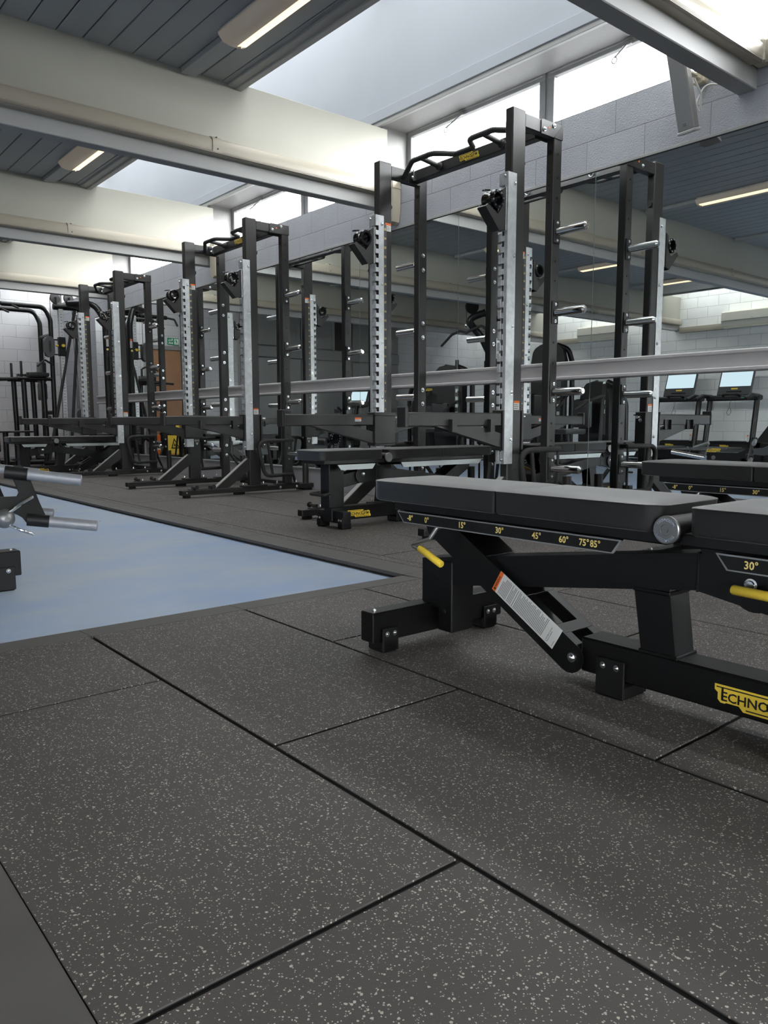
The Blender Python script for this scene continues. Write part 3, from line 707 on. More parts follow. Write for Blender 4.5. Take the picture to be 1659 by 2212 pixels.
# ------------------------------------------------------------------ adjustable bench (origin at its head foot, head towards +y)
def make_bench():
    t = thing('adjustable_bench', '', 'weight bench', (0,0,0), 0, 'black adjustable benches')
    YZ = lambda u, v, w: (w, u, v)
    m = M().use('leather')
    m.pad(-.132, .132, -.335, .135, .394, .4495, re=.006, rcs=(.008, .008, .045, .045)); m.pad(-.132, .132, -.762, -.337, .394, .4495, re=.006, rcs=(.045, .045, .008, .008))
    m.build('backrest_pad', t)
    m = M().use('leather'); m.pad(-.132, .132, -1.27, -.822, .396, .4515, re=.006, rcs=(.04, .04, .02, .02)); m.build('seat_pad', t)
    m = M().use('black'); m.box(-.118, .118, -.775, .045, .372, .396, .003); bt = m.build('backrest_tray', t)
    m = M().use('black'); m.box(-.118, .118, -1.235, -.800, .374, .398, .003); m.prism([(-.80, .374), (-1.05, .374), (-1.02, .335), (-.82, .335)], YZ, -.05, .05); st = m.build('seat_tray', t)
    def plate(par, top, bot, xs, name, nums):
        a0, a1 = top; b0, b1 = bot; zt, zb = .371, .341
        for sx in (-1, 1):
            w = (lambda d: sx*(.122+d))
            m = M().use('black'); m.prism([(a0-.01, zt), (a1+.01, zt), (b1+.012, zb+.003), (b0-.012, zb+.003)], YZ, sx*.10, w(0))
            m.use('trim' if sx < 0 else 'silver'); m.prism([(a0, zt), (a1, zt), (b1, zb), (b0, zb)], YZ, w(0), w(.004))
            if sx < 0:
                i = .0028; m.use('blackpl'); m.prism([(a0-2.1*i, zt-i), (a1+2.1*i, zt-i), (b1+1.1*i, zb+i), (b0-1.1*i, zb+i)], YZ, w(.004), w(.0046))
            if sx < 0:
                m.use('gold')
                for s_, y in nums: m.text(s_, .0205, (w(.0053), y, (zt+zb)/2-.0005), (0,-1,0), (0,0,1), sx=.92)
            m.build(name, par)
    plate(bt, (.022, -.678), (-.003, -.658), None, 'angle_scale', [('-8°', -.032), ('0°', -.097), ('15°', -.225), ('30°', -.349), ('45°', -.460), ('60°', -.535), ('75°', -.588), ('85°', -.616)])
    plate(st, (-.876, -1.15), (-.898, -1.125), None, 'angle_scale', [('30°', -.943), ('15°', -1.01), ('0°', -1.075)])
    # hinge roller
    m = M().use('blackpl'); m.cyl((-.128, -.780, .404), (.128, -.780, .404), .026, 28); hr = m.build('hinge_roller', t)
    for sx in (1, -1):
        m = M().use('steel')
        m.lathe([(.0, 0), (.0265, 0), (.0275, .002), (.0275, .007), (.0258, .009), (.0115, .009), (.0105, .0075), (.0, .0075)], (sx*.127, -.780, .404), (sx, 0, 0), 32)
        m.cyl((sx*.1340, -.780, .404), (sx*.1375, -.780, .404), .0055, 6)
        if sx > 0: m.build('steel_end_cap', hr)
    m.use('zinc')
    for i, ch in enumerate('TECHNOGYM'):
        for base, sg in ((PI/2, -1), (-PI/2, -1)):
            a = base + sg*(i-4)*.235; rr = .0195
            # seen from -x: right is -y, up is +z
            c = V((-.1364, -.780 - rr*math.cos(a), .404 + rr*math.sin(a))); tx = V((0, -math.sin(a), -math.cos(a))) ; rad = V((0, -math.cos(a), math.sin(a)))
            m.text(ch, .0075, c, tx, rad)
    m.build('steel_end_cap', hr)
    # frame
    m = M().use('black')
    m.prism([(.013, .233), (-.795, .351), (-.795, .275), (-.065, .167), (-.065, .10), (.013, .10)], YZ, -.04, .04)
    m.prism([(-.797, .3515), (-1.085, .302), (-1.085, .228), (-.797, .2745)], YZ, -.04, .04)
    m.box(-.0415, .0415, -.801, -.796, .272, .354, .001)
    m.prism([(-.028, .1935), (-.0265, .1945), (-.0655, .168), (-.067, .166)], YZ, -.0408, -.039)
    m.build('main_beam', t)
    m = M().use('black'); m.box(-.0425, .0425, -.107, -.052, .040, .236, .003); m.use('ink')
    for z in (.065, .097): m.cyl((-.043, -.08, z), (-.0418, -.08, z), .006, 12)
    m.build('head_post', t)
    m = M().use('black'); m.prism([(-.655, .258), (-.737, .268), (-.757, .12), (-.677, .12)], YZ, -.037, .037)
    m.box(-.041, .041, -.762, -.672, .120, .129, .003); m.box(-.041, .041, -.741, -.652, .252, .262, .003); m.build('mid_post', t)
    m = M().use('black'); m.box(-.040, .040, -1.13, -.525, .042, .122, .004); br = m.build('base_rail', t)
    logo(br, (-.0405, -.845, .053), (0,-1,0), (0,0,1), .052); logo(br, (.0405, -1.018, .053), (0,1,0), (0,0,1), .052)
    m = M().use('black'); m.box(-.045, .045, -1.15, -1.045, .118, .374, .004); sp = m.build('seat_post', t)
    m = M().use('grip'); m.tube([(-.05, -1.148, .205), (-.075, -1.21, .198), (.075, -1.21, .198), (.05, -1.148, .205)], .0085, 10, .03); m.build('carry_handle', sp)
    m = M().use('black'); m.box(-.25, .25, -.025, .028, .031, .112, .003); hb = m.build('head_crossbar', t)
    m = MB('zinc'); m.bolt((-.225, .0, .112), (0,0,1), .005, .005); m.bolt((.225, .0, .112), (0,0,1), .005, .005); m.build('bolt', hb)
    m = M().use('black'); m.box(-.13, .13, -1.115, -1.06, .031, .100, .003); m.build('seat_crossbar', t)
    def foot(cx, cy, w, d, h, face):
        m = M().use('rubberfoot' if 'rubberfoot' in K else 'blackpl'); m.box(cx-w/2, cx+w/2, cy-d/2, cy+d/2, 0, .036, .006)
        fx, fy = face
        if fy: m.box(cx-w/2, cx+w/2, cy+fy*(d/2-.006), cy+fy*(d/2), .004, h, .006)
        else: m.box(cx+fx*(w/2-.006), cx+fx*(w/2), cy-d/2, cy+d/2, .004, h, .006)
        f = m.build('rubber_foot', t); m = MB('zinc')
        for k in (-1, 1):
            if fy: m.bolt((cx+k*w*.24, cy+fy*d/2, h-.016), (0, fy, 0), .0055, .003)
            else: m.bolt((cx+fx*w/2, cy+k*d*.24, h-.016), (fx, 0, 0), .0055, .003)
        m.build('bolt', f)
    foot(-.195, .001, .054, .068, .068, (0, -1)); foot(.195, .001, .054, .068, .068, (0, -1))
    foot(0, -.607, .094, .072, .088, (-1, 0)); foot(0, -.607, .0931, .0715, .087, (1, 0))
    foot(-.105, -1.0875, .045, .068, .068, (0, -1)); foot(.105, -1.0875, .045, .068, .068, (0, -1))
    # prop arm: two side plates joined by a web with cut outs
    a0 = V((-.505, .072)); d = V((.862, .507)); nn = V((-.507, .862)); hw = .0375; Lg = .56
    poly = []
    for i in range(9):
        a = PI/2 + PI*i/8; poly.append(tuple(a0 + d*(hw*math.cos(a)) + nn*(hw*math.sin(a))))
    poly += [tuple(a0 + d*(Lg-.03) - nn*hw), tuple(a0 + d*Lg - nn*(hw-.02)), tuple(a0 + d*(Lg+.01) + nn*hw)]
    m = M().use('black')
    for sx in (-1, 1): m.prism(poly, YZ, sx*.0515, sx*.0565)
    def web(t0, t1, x0, x1):
        p, q = a0 + d*t0 + nn*(hw-.002), a0 + d*t1 + nn*(hw-.002); m.bar(((x0+x1)/2, p.x, p.y), ((x0+x1)/2, q.x, q.y), x1-x0, .004, (0, nn.x, nn.y), .001)
    for c in ((.04, .07), (.175, .225), (.33, Lg)): web(*c, -.052, .052)
    web(.0, .04, .030, .052); web(.0, .04, -.052, -.030)
    for c in ((.07, .175), (.225, .33)): web(*c, -.052, -.026); web(*c, .026, .052)
    pa = m.build('prop_arm', t)
    m = MB('zinc'); m.bolt((-.0565, -.513, .073), (-1,0,0), .0085, .006); m.bolt((.0565, -.513, .073), (1,0,0), .0085, .006); m.build('pivot_bolt', pa)
    # long warning sticker: reads along the arm
    lx = V((0, d.x, d.y)); ly = V((0, -nn.x, -nn.y))
    o = V((-.0568, -.4565, .080)); ax = V((0, .862, .507)); px_ = V((0, -.507, .862)); Lw, Hw = .222, .058; n = V((-1, 0, 0))
    def P(u, v, w): return tuple(o + ax*u + px_*v + n*w)
    m = M().use('white'); rct = lambda a, b, c, e, h0, h1: m.prism([(a,c),(b,c),(b,e),(a,e)], P, h0, h1)
    rct(0, Lw, 0, Hw, 0, .0007); m.use('orange'); rct(Lw-.012, Lw, 0, Hw, .0007, .0011); m.use('ink')
    m.text('▲ WARNING' if False else 'WARNING', .0085, V(P(Lw-.0062, Hw*.42, .0014)), px_, -ax*-1 if False else ax, sx=1)
    m.prism([(Lw-.0098, .0045), (Lw-.0098, .0115), (Lw-.0025, .008)], P, .0011, .0014)
    m.use('greyink'); rnd = random.Random(11); u = Lw-.020
    while u > .040:
        rct(u-.0017, u, .004, .004 + (Hw-.008)*rnd.choice((1, .96, .9, .75, .97)), .0007, .0010); u -= .0042 if rnd.random() > .12 else .0065
    m.use('ink'); m.text('DO NOT REMOVE THIS LABEL.', .0031, V(P(.026, Hw*.42, .0012)), px_, ax); m.text('REPLACE IF DAMAGED.', .0031, V(P(.021, Hw*.36, .0012)), px_, ax); m.text('0WC00695AA', .0026, V(P(.005, Hw*.22, .0012)), px_, ax)
    m.build('warning_label', pa)
    # adjustment levers
    m = M().use('steel'); m.tube([(-.085, -.14, .352), (-.118, -.125, .337), (-.13, -.112, .309), (-.14, -.062, .292), (-.14, -.055, .286), (-.135, -.085, .277)], .0055, 10, .008); l = m.build('backrest_lever', t)
    m = M().use('yellow'); m.tube([(-.135, -.080, .2805), (-.135, -.160, .249)], .0095, 14, dome=True); m.build('yellow_grip', l)
    m = M().use('black'); m.cyl((-.052, -.918, .300), (.052, -.918, .300), .046, 28); hb = m.build('seat_hub', t)
    m = MB('zinc')
    for sx in (-1, 1): m.lathe([(0, 0), (.0125, 0), (.0125, .002), (.009, .003), (.008, .007), (.0, .008)], (sx*.052, -.91, .306), (sx, 0, 0), 16)
    m.build('pivot_bolt', hb)
    m = M().use('steel'); m.tube([(-.052, -1.03, .296), (-.085, -1.03, .294)], .005, 8); l = m.build('seat_lever', t)
    m = M().use('yellow'); m.tube([(-.085, -.893, .299), (-.085, -1.035, .294)], .0095, 14, dome=True); m.build('yellow_grip', l)
    return t
bench = make_bench()
bs = [bench, dup(bench), dup(bench), dup(bench)]
for o, p, rz, l in zip(bs, ((1.495, 1.57, 0), (3.73, 3.64, 0), (2.95, 1.64, 0), (3.54, 9.22, 0)), (0, -PI/2, 0, -PI/2),
    ('large black flat bench in the right foreground with warning label and yellow levers', 'black flat bench standing lengthwise inside the nearest rack', 'black bench at the right edge, partly hidden behind the foreground bench', 'black flat bench far left, standing inside the farthest rack')):
    o.location = p; o.rotation_euler = (0, 0, rz); o['label'] = l
# ------------------------------------------------------------------ grip machine cut off at the left edge (stands on the blue floor)
t = thing('exercise_bench', 'black machine cut off by the left edge with four pale grey graduated grips', 'weight bench', (.688, 3.18, ZB))
m = M().use('black'); m.box(-.55, .112, -.042, .04, .055, .150, .003); m.box(-.56, -.44, -.05, 1.0, .06, .14, .003); m.box(-.55, .105, .86, .94, .055, .15, .003); fr = m.build('base_frame', t)
m = M().use('zinc'); m.bolt((.087, -.0, .150), (0,0,1), .005, .004); m.build('bolt', fr)
for y in (0, .9):
    m = M().use('blackpl'); m.box(-.0, .088, y-.048, y+.046, 0, .045, .006); m.box(-.0, .088, y-.050, y-.044, .005, .092, .01); f = m.build('rubber_foot', t)
    m = MB('zinc'); m.bolt((.018, y-.05, .078), (0,-1,0), .0065, .003); m.bolt((.064, y-.05, .078), (0,-1,0), .0065, .003); m.build('bolt', f)
m = M().use('black'); m.box(-.50, -.44, .41, .49, .13, .42, .003); m.box(-.50, -.44, -.27, .46, .37, .42, .003); m.build('post', t)
m = M().use('leather'); m.pad(-.86, -.52, .30, .60, .24, .30); m.build('seat_pad', t)
XZ = lambda y0: (lambda u, v, w: (u, w, v))
for y, nm_ in ((-.26, 'near'), (.25, 'far')):
    poly = [(.035, .472), (.052, .486), (.074, .486), (.09, .47), (.128, .352), (.158, .272), (.088, .272), (.070, .30), (.035, .325), (-.18, .305), (-.50, .35), (-.50, .44), (-.18, .382), (.055, .378), (.062, .390)]
    m = M().use('black'); m.prism(poly, XZ(0), y-.006, y+.006); a = m.build('side_arm', t)
    m = M().use('blackpl'); m.lathe([(0, 0), (.0215, 0), (.0215, .003), (.0, .003)], (.075, y-.006, .350), (0,-1,0), 24); m.lathe([(0, .003), (.006, .003), (.005, .005), (0, .005)], (.075, y-.006, .350), (0,-1,0), 12); m.build('pivot_disc', a)
    for z, x0, L_ in ((.462, .050, .225), (.290, .115, .21)):
        m = M().use('blackpl'); p = V((x0-.03, y-.002, z+.003)); e = V((x0+.035, y-.028, z-.007)); m.cyl(p, e, .0225, 20); c = m.build('grip_socket', t)
        m = M().use('alu'); dd = (e-p).normalized(); q = e + dd*(L_-.045); m.cyl(e, q, .0195, 24, cham=.003)
        m.use('greyink')
        up = V((0,0,1)) - dd*dd.z; up.normalize(); sd = dd.cross(up)
        for i in range(1, 12):
            o = e + dd*(.012+.0145*i); rr = .0197
            if i % 3 == 0: m.tube([o + up*(rr*math.cos(b)) + sd*(rr*math.sin(b)) for b in [j*2*PI/20 for j in range(20)]], .0004, 4, closed=True)
            else: o2 = o + up*(rr*.92) - sd*(rr*.38); m.box(-.0012, .0012, -.004, .004, -.0004, .0006, 0, Matrix.Translation(o2))
        m.build('graduated_grip', c)
m = M().use('steel'); m.lathe([(0, -.034), (.013, -.031), (.024, -.024), (.031, -.013), (.034, 0), (.031, .013), (.024, .024), (.013, .031), (0, .034)], (.005, -.285, .305), (0, 1, 0), 24); m.cyl((.005, -.320, .305), (.005, -.318, .305), .009, 12); bk = m.build('ball_knob', t)
m = M().use('chrome'); m.tube([(.015, -.30, .325), (.05, -.31, .352), (.092, -.315, .378)], .006, 10, dome=True); m.tube([(.01, -.30, .285), (.04, -.32, .268), (.085, -.325, .246)], .005, 10, dome=True); m.build('adjusting_pin', bk)
# ------------------------------------------------------------------ machines at the far left, before the far wall
t = thing('dip_tower', 'tall black bent tube dip and chin up tower with arm pads at the far left', 'exercise machine', (3.5, 11.85, 0))
for y in (-.25, .25):
    m = M().use('black'); m.tube([(-.62, y, 2.215), (-.05, y, 2.215), (.02, y, 2.05), (.02, y, .05)], .032, 14, .16); m.build('bent_upright', t)
    m = M().use('black'); m.tube([(.02, y, 1.22), (-.46, y, 1.22)], .026, 12); m.tube([(-.38, y, 1.20), (-.36, y, .09)], .034, 14); m.tube([(-.12, y, 1.20), (-.10, y, .09)], .034, 14); m.build('side_frame', t)
    m = M().use('leather'); m.pad(-.33, -.04, y-.06, y+.06, 1.25, 1.305, re=.015); m.build('arm_pad', t)
    m = M().use('grip'); m.tube([(-.40, y, 1.24), (-.40, y, 1.45)], .017, 12, dome=True); m.tube([(-.46, y, 1.22), (-.70, y, 1.205)], .017, 12, dome=True); m.build('hand_grip', t)
    m = M().use('grip'); m.tube([(-.50, y, 2.215), (-.42, y-.10, 2.16)], .014, 10, dome=True); m.tube([(-.62, y, 2.215), (-.75, y, 2.20), (-.80, y, 2.10)], .016, 10, .03); m.build('chin_grip', t)
    m = M().use('black'); m.tube([(-.62, y, .055), (.45, y, .055)], .035, 12); m.box(-.60, -.50, y-.04, y+.04, 0, .04); m.box(.32, .42, y-.04, y+.04, 0, .04); m.build('base_tube', t)
m = MB('black'); m.tube([(.02, -.25, 1.84), (.02, .25, 1.84)], .026, 12); m.tube([(.02, -.25, .75), (.02, .25, .75)], .03, 12); m.tube([(-.10, -.25, .10), (-.10, .25, .10)], .03, 12); m.build('cross_tube', t)
m = M().use('leather')
for a, b in ((.93, 1.17), (1.18, 1.47)): m.pad(-.14, .14, a-.0, b, -.03, .03, re=.015)
bp = m.build('back_pad', t); bp.rotation_euler = (PI/2, 0, PI/2 + PI); bp.location = (-.06, 0, 0)
t = thing('step_platform', 'low black two legged foot step at the far left edge', 'step', (2.83, 11.2, 0))
m = M().use('black'); m.box(-.35, .24, -.16, .16, .475, .50, .004); m.build('top_plate', t)
for x in (-.08, .06): m = M().use('black'); m.tube([(x, 0, .48), (x, 0, .02)], .034, 14); m.build('leg', t)
m = M().use('black'); m.box(-.3, .2, -.18, .18, 0, .03, .004); m.build('base_plate', t)
t = thing('cable_machine', 'black dual pulley cable machine with numbered silver column by the far wall', 'exercise machine', (3.55, 11.25, 0))
for y, rx in ((0, .0),):
    m = M().use('galv'); m.box(-.03+rx, .03+rx, y-.03, y+.03, .06, 2.16, .004); m.use('greyink')
    for i in range(48): m.box(-.012+rx, .012+rx, y-.0312, y-.0300, .20+.04*i, .208+.04*i, 0); m.box(-.0312+rx, -.0300+rx, y-.010, y+.010, .20+.04*i, .208+.04*i, 0)
    m.build('numbered_column', t)
    m = M().use('black'); m.cyl((-.09+rx, y, 2.185), (.27, y, 2.195), .042, 20); m.build('top_tube', t)
    m = M().use('greypl'); m.cyl((.27, y, 2.195), (.285, y, 2.195), .055, 20); m.build('tube_end_cap', t)
    for px, pz in ((-.06, 2.30), (.12, 2.31)):
        m = M().use('greypl'); m.lathe([(0, -.012), (.07, -.012), (.075, -.006), (.068, 0), (.075, .006), (.07, .012), (0, .012)], (px+rx, y, pz), (.25, -1, 0), 28); w = m.build('pulley_wheel', t)
        m = M().use('black'); m.bar((px+rx, y-.03, pz+.01), (px+rx, y-.03, 2.19), .025, .01, (0,1,0)); m.cyl((px+rx, y-.034, pz), (px+rx, y-.02, pz), .014, 12); m.build('wheel_fork', w)
    for e in ((-.25, y-.05), (.02, y-.10)):
        m = M().use('grip'); m.tube([(.20 if e[0] < -.1 else .25, y, 2.17), (e[0], e[1], .10)], .021, 12); m.build('frame_leg', t)
    m = M().use('blackpl'); m.box(-.045+rx, .045+rx, y-.045, y+.045, 1.52, 1.78, .01); c = m.build('carriage', t)
    m = M().use('yellow'); m.cyl((.0+rx, y-.045, 1.66), (.0+rx, y-.085, 1.66), .020, 16); m.cyl((-.045+rx, y, 1.66), (-.08+rx, y, 1.66), .014, 12); m.build('yellow_knob', c)
    m = M().use('blackpl'); m.cyl((-.05+rx, y, 1.74), (-.12+rx, y, 1.74), .010, 8); m.cyl((-.05+rx, y, 1.54), (-.12+rx, y, 1.54), .010, 8); m.build('swivel_arm', c)
    # pill shaped pulley cover
    m = M().use('speakpill' if 'speakpill' in K else 'greypl'); pl = []
    for i in range(24):
        a = i*2*PI/24; pl.append((.065*math.cos(a), .075*math.sin(a) + (.065 if math.sin(a) >= 0 else -.065)))
    m.prism(pl, lambda u, v, w: (-.17+rx+u, w, 1.64+v), y-.05, y+.05); pc = m.build('pulley_cover', c)
    m = M().use('grip'); m.prism([(u*.25, v*.6) for u, v in pl], lambda u, v, w: (-.17+rx+u, w, 1.64+v), y-.052, y-.05); m.build('cover_slot', pc)
    m = M().use('chrome')
    for i in range(5): m.tube([(-.235+rx+.008*math.cos(a)*(1 if i % 2 else .3), y+.008*math.cos(a)*(.3 if i % 2 else 1), 1.57-.022*i+.014*math.sin(a)) for a in [k*PI/4 for k in range(8)]], .003, 6, closed=True)
    m.build('chain', c)
    m = M().use('grip'); m.tube([(-.34+rx, y-.02, 1.37), (-.235+rx, y, 1.46), (-.12+rx, y+.02, 1.40)], .013, 10, .01, dome=True); m.build('v_handle', c)
    m = M().use('blackcable')
    for dx in (.16, .18, .21): m.tube([(dx, y, 2.28), (dx+.02, y, .8)], .004, 6)
    m.tube([(-.13+rx, y, 2.30), (-.13+rx, y, 1.75)], .004, 6); m.build('cable', t)
    m = M().use('greypl'); m.lathe([(0, -.012), (.085, -.012), (.09, 0), (.085, .012), (0, .012)], (.24, y, .72), (.3, -1, 0), 28); m.build('lower_pulley', t)
    m = M().use('black'); m.tube([(-.30, y-.02, .05), (-.22, y, .30), (-.10, y, .40), (.0, y+.05, .06)], .028, 12, .12); m.build('foot_tube', t)
m = M().use('black'); m.tube([(.0, -.36, 2.19), (.25, -.62, 2.19), (.35, -.72, 1.95), (.36, -.72, .05)], .040, 16, .22); m.tube([(.0, -.36, 2.19), (.24, -.12, 2.19)], .042, 14); m.build('bent_frame_tube', t)
label(t, (.34, -.762, 1.62), (1,0,0), (0,0,1), .03, .12, .25, 4, name='safety_sticker')
m = M().use('gold'); m.cyl((.35, -.763, 1.58), (.35, -.773, 1.58), .014, 12); m.build('yellow_dot', t)
m = M().use('black'); m.box(.12, .36, -.46, -.28, .05, .30, .004); m.use('greypl')
for k in range(12): m.box(.13, .35, -.45, -.29, .31+.026*k, .333+.026*k, .003)
m.build('weight_stack', t)
m = M().use('black'); m.tube([(-.3, -.02, .04), (.0, -.36, .04), (-.18, -.74, .04)], .035, 12, .1); m.tube([(.0, -.36, .04), (.3, -.36, .04)], .035, 12); m.build('base_tube', t)

# ------------------------------------------------------------------ far wall: door, signs, partition, extinguishers (mostly seen in the mirrors)
d = thing('door_1', None, None, (2.28, YF-.03, ZB)); S(d)
M().use('door').box(-.36, .36, 0, .03, .01, 1.88, .004).build('door_leaf', d)
m = M().use('part'); m.box(-.43, -.36, -.02, .03, 0, 1.95); m.box(.36, .43, -.02, .03, 0, 1.95); m.box(-.43, .43, -.02, .03, 1.88, 1.95); m.build('door_frame', d)
m = M().use('steel'); m.box(.26, .32, -.012, .0, .85, 1.02, .004); m.tube([(.29, -.01, .95), (.29, -.05, .95), (.20, -.05, .95)], .008, 8, .01); m.build('door_handle', d)
t = thing('exit_sign', 'green and white fire exit sign above the brown door', 'sign', (2.19, YF-.07, 2.00))
m = M().use('green').box(-.155, .155, 0, .012, -.085, .085, .004); m.use('signwhite'); n_ = (1,0,0); m.text('Fire', .085, (.065, -.0012, .033), (1,0,0), (0,0,1)); m.text('exit', .085, (.065, -.0012, -.035), (1,0,0), (0,0,1))
m.prism([(-.145, -.068), (-.03, -.068), (-.03, .068), (-.145, .068)], lambda u, v, w: (u, w, v), -.0008, -.0002)
m.use('green'); q = -.0012
m.cyl((-.075, -.0008, .045), (-.075, q, .045), .012, 12)
for a, b, w in (((-.078, .03), (-.092, -.012), .022), ((-.092, -.012), (-.068, -.03), .012), ((-.068, -.03), (-.078, -.058), .011), ((-.095, -.012), (-.112, -.04), .012), ((-.112, -.04), (-.132, -.04), .010), ((-.078, .026), (-.052, .008), .010), ((-.052, .008), (-.04, .02), .009), ((-.082, .026), (-.108, .018), .010), ((-.108, .018), (-.112, -.004), .009)):
    m.bar((a[0], q, a[1]), (b[0], q, b[1]), .0008, w, (0, 0, 1) if abs(a[0]-b[0]) > abs(a[1]-b[1]) else (1, 0, 0), 0)
o = m.build('sign_plate', t); o.scale = (.68, 1, .68)
def extinguisher(loc, lab):
    t = thing('fire_extinguisher', lab, 'fire extinguisher', loc, 0, 'red fire extinguishers')
    m = M().use('red'); m.lathe([(0, 0), (.06, 0), (.065, .01), (.065, .36), (.05, .40), (.022, .42), (.022, .44), (0, .44)], (0,0,0), (0,0,1), 24); m.build('cylinder', t)
    m = M().use('black'); m.box(-.015, .015, -.10, .03, .455, .47, .003); m.box(-.02, .02, -.02, .02, .43, .46, .003); m.build('valve_handle', t)
    if loc[2] > 0: m = M().use('black'); m.box(-.03, .03, .05, .07, .25, .36, .002); m.build('wall_bracket', t)
    m = M().use('blackpl'); m.tube([(0, -.03, .45), (.08, -.05, .44), (.09, -.03, .2)], .01, 8, .05); m.build('hose', t)
extinguisher((2.86, YF-.068, .55), 'red fire extinguisher hung on the far wall beside the door')
extinguisher((2.93, YF-.28, ZB), 'red fire extinguisher standing low by the door, under the hung one')
t = thing('wet_floor_sign', 'yellow caution wet floor sign by the brown door', 'sign', (2.52, 12.35, ZB), R(-12), None)
for s_ in (-1, 1):
    m = M().use('yellow')
    TT = Matrix.Translation((0, -.14*s_, 0)) @ Matrix.Rotation(-R(12)*s_, 4, 'X')
    m.box(-.15, .15, -.006, .006, 0, .62, .004, TT)
    if s_ > 0:
        m.use('red'); o = TT @ V((0, -.0075, .50)); u = (TT.to_3x3() @ V((0,0,1)))
        m.text('CAUTION', .062, o, (1,0,0), u); m.text('WET FLOOR', .042, TT @ V((0, -.0075, .10)), (1,0,0), u)
        m.use('ink'); a = [TT @ V((x, -.0072, z)) for x, z in ((-.09, .20), (.09, .20), (0, .38))]
        m.add([tuple(v) for v in a], [(0,1,2)]); m.use('yellow'); a = [TT @ V((x, -.0082, z)) for x, z in ((-.06, .218), (.06, .218), (0, .34))]; m.add([tuple(v) for v in a], [(0,1,2)])
        m.use('ink'); a = [TT @ V((x, -.0092, z)) for x, z in ((-.012, .25), (.03, .235), (.008, .30))]; m.add([tuple(v) for v in a], [(0,1,2)])
    m.build('folding_leg', t)
t = thing('traffic_cone', 'orange cone standing beside the wet floor sign', 'cone', (2.62, 12.62, ZB))
m = M().use('orange'); m.box(-.13, .13, -.13, .13, 0, .03, .005); m.lathe([(.10, .03), (.03, .42), (0, .43)], (0,0,0), (0,0,1), 20); cb_ = m.build('cone_body', t)
m = M().use('white'); m.lathe([(.0755, .17), (.0585, .265), (.057, .265), (.074, .17), (.0755, .17)], (0,0,0), (0,0,1), 20); m.build('white_band', cb_)
# grey partition with sliding doors on the far wall
t = thing('sliding_partition', 'grey painted partition with sliding doors along the far wall', 'partition', (-.95, YF-.10, ZB))
m = M().use('part'); m.box(-2.0, 1.85, .02, .10, 0, 2.88, 0); m.box(-2.0, 1.85, -.02, .03, 1.86, 2.06, .004); m.build('partition_wall', t)
for i, (a, b) in enumerate(((-1.98, -.75), (-.73, .50), (.52, 1.83))):
    p = M().use('part').box(a, b, -.012, .022, .02, 1.84, .004).build('sliding_door', t)
    m = M().use('partd'); m.box(b-.14, b-.10, -.016, -.010, .85, 1.05, .002); m.build('recessed_pull', p)
    p = M().use('part').box(a, b, -.008, .022, 2.08, 2.86, .004).build('upper_panel', t)
    m = M().use('steel'); m.box(a+.10, a+.13, -.012, -.006, 2.25, 2.36, .002); m.build('recessed_pull', p)
m = M().use('partd'); m.box(-.62, -.28, -.03, -.008, 2.07, 2.62, 0); m.use('part')
for u in ((-.66, -.62), (-.28, -.24)): m.box(u[0], u[1], -.035, -.005, 2.05, 2.66)
m.build('dark_hatch', t)
m = M().use('galv'); m.tube([(-3.62, YF-.05, ZB), (-3.62, YF-.05, 2.2)], .022, 10); m.tube([(-3.54, YF-.05, ZB), (-3.54, YF-.05, 2.2)], .016, 10); tag(m.build('wall_pipes'), 'pair of thin grey vertical pipes on the far wall seen in the mirror', 'pipe')

# ------------------------------------------------------------------ opposite wall: air conditioners and treadmills (seen in the mirrors)
def aircon(y, lab):
    t = thing('air_conditioner', lab, 'air conditioner', (XL, y, 2.36), 0, 'wall air conditioners')
    pr = [(-.002, -.14), (.16, -.14), (.20, -.11), (.225, -.02), (.225, .10), (.205, .14), (-.002, .15)]
    m = M().use('acw'); m.prism(pr, lambda u, v, w: (u, w, v), -.52, .52); c = m.build('casing', t)
    m = M().use('acw'); m.bar((.155, -.48, -.137), (.155, .48, -.137), .10, .008, (0,0,1)); m.box(.223, .229, -.515, .515, -.02, .12, .002); m.build('front_flap', c)
    m = M().use('greyink'); m.box(.2225, .2255, -.516, .516, -.028, -.022, 0); m.box(.2285, .2296, -.05, .0, -.006, -.002, 0); m.build('seam', c)
aircon(6.33, 'white wall air conditioner at the right edge, reflected in the mirror'); aircon(9.35, 'white wall air conditioner seen between the nearest rack uprights in the mirror')
for i, (a, b) in enumerate(((6.87, 7.72), (9.89, 10.62))):
    t = M().use('trunk'); t.prism([(0, 0), (.075, .005), (.08, .05), (.07, .10), (0, .105)], lambda u, v, w: (XL+u, w, 2.22+v), a, b)
    tag(t.build('wall_trunking'), ('beige pipe cover beside the air conditioner nearest the photographer, in the mirror' if i == 0 else 'beige pipe cover beside the farther air conditioner, in the mirror'), 'cable trunking')
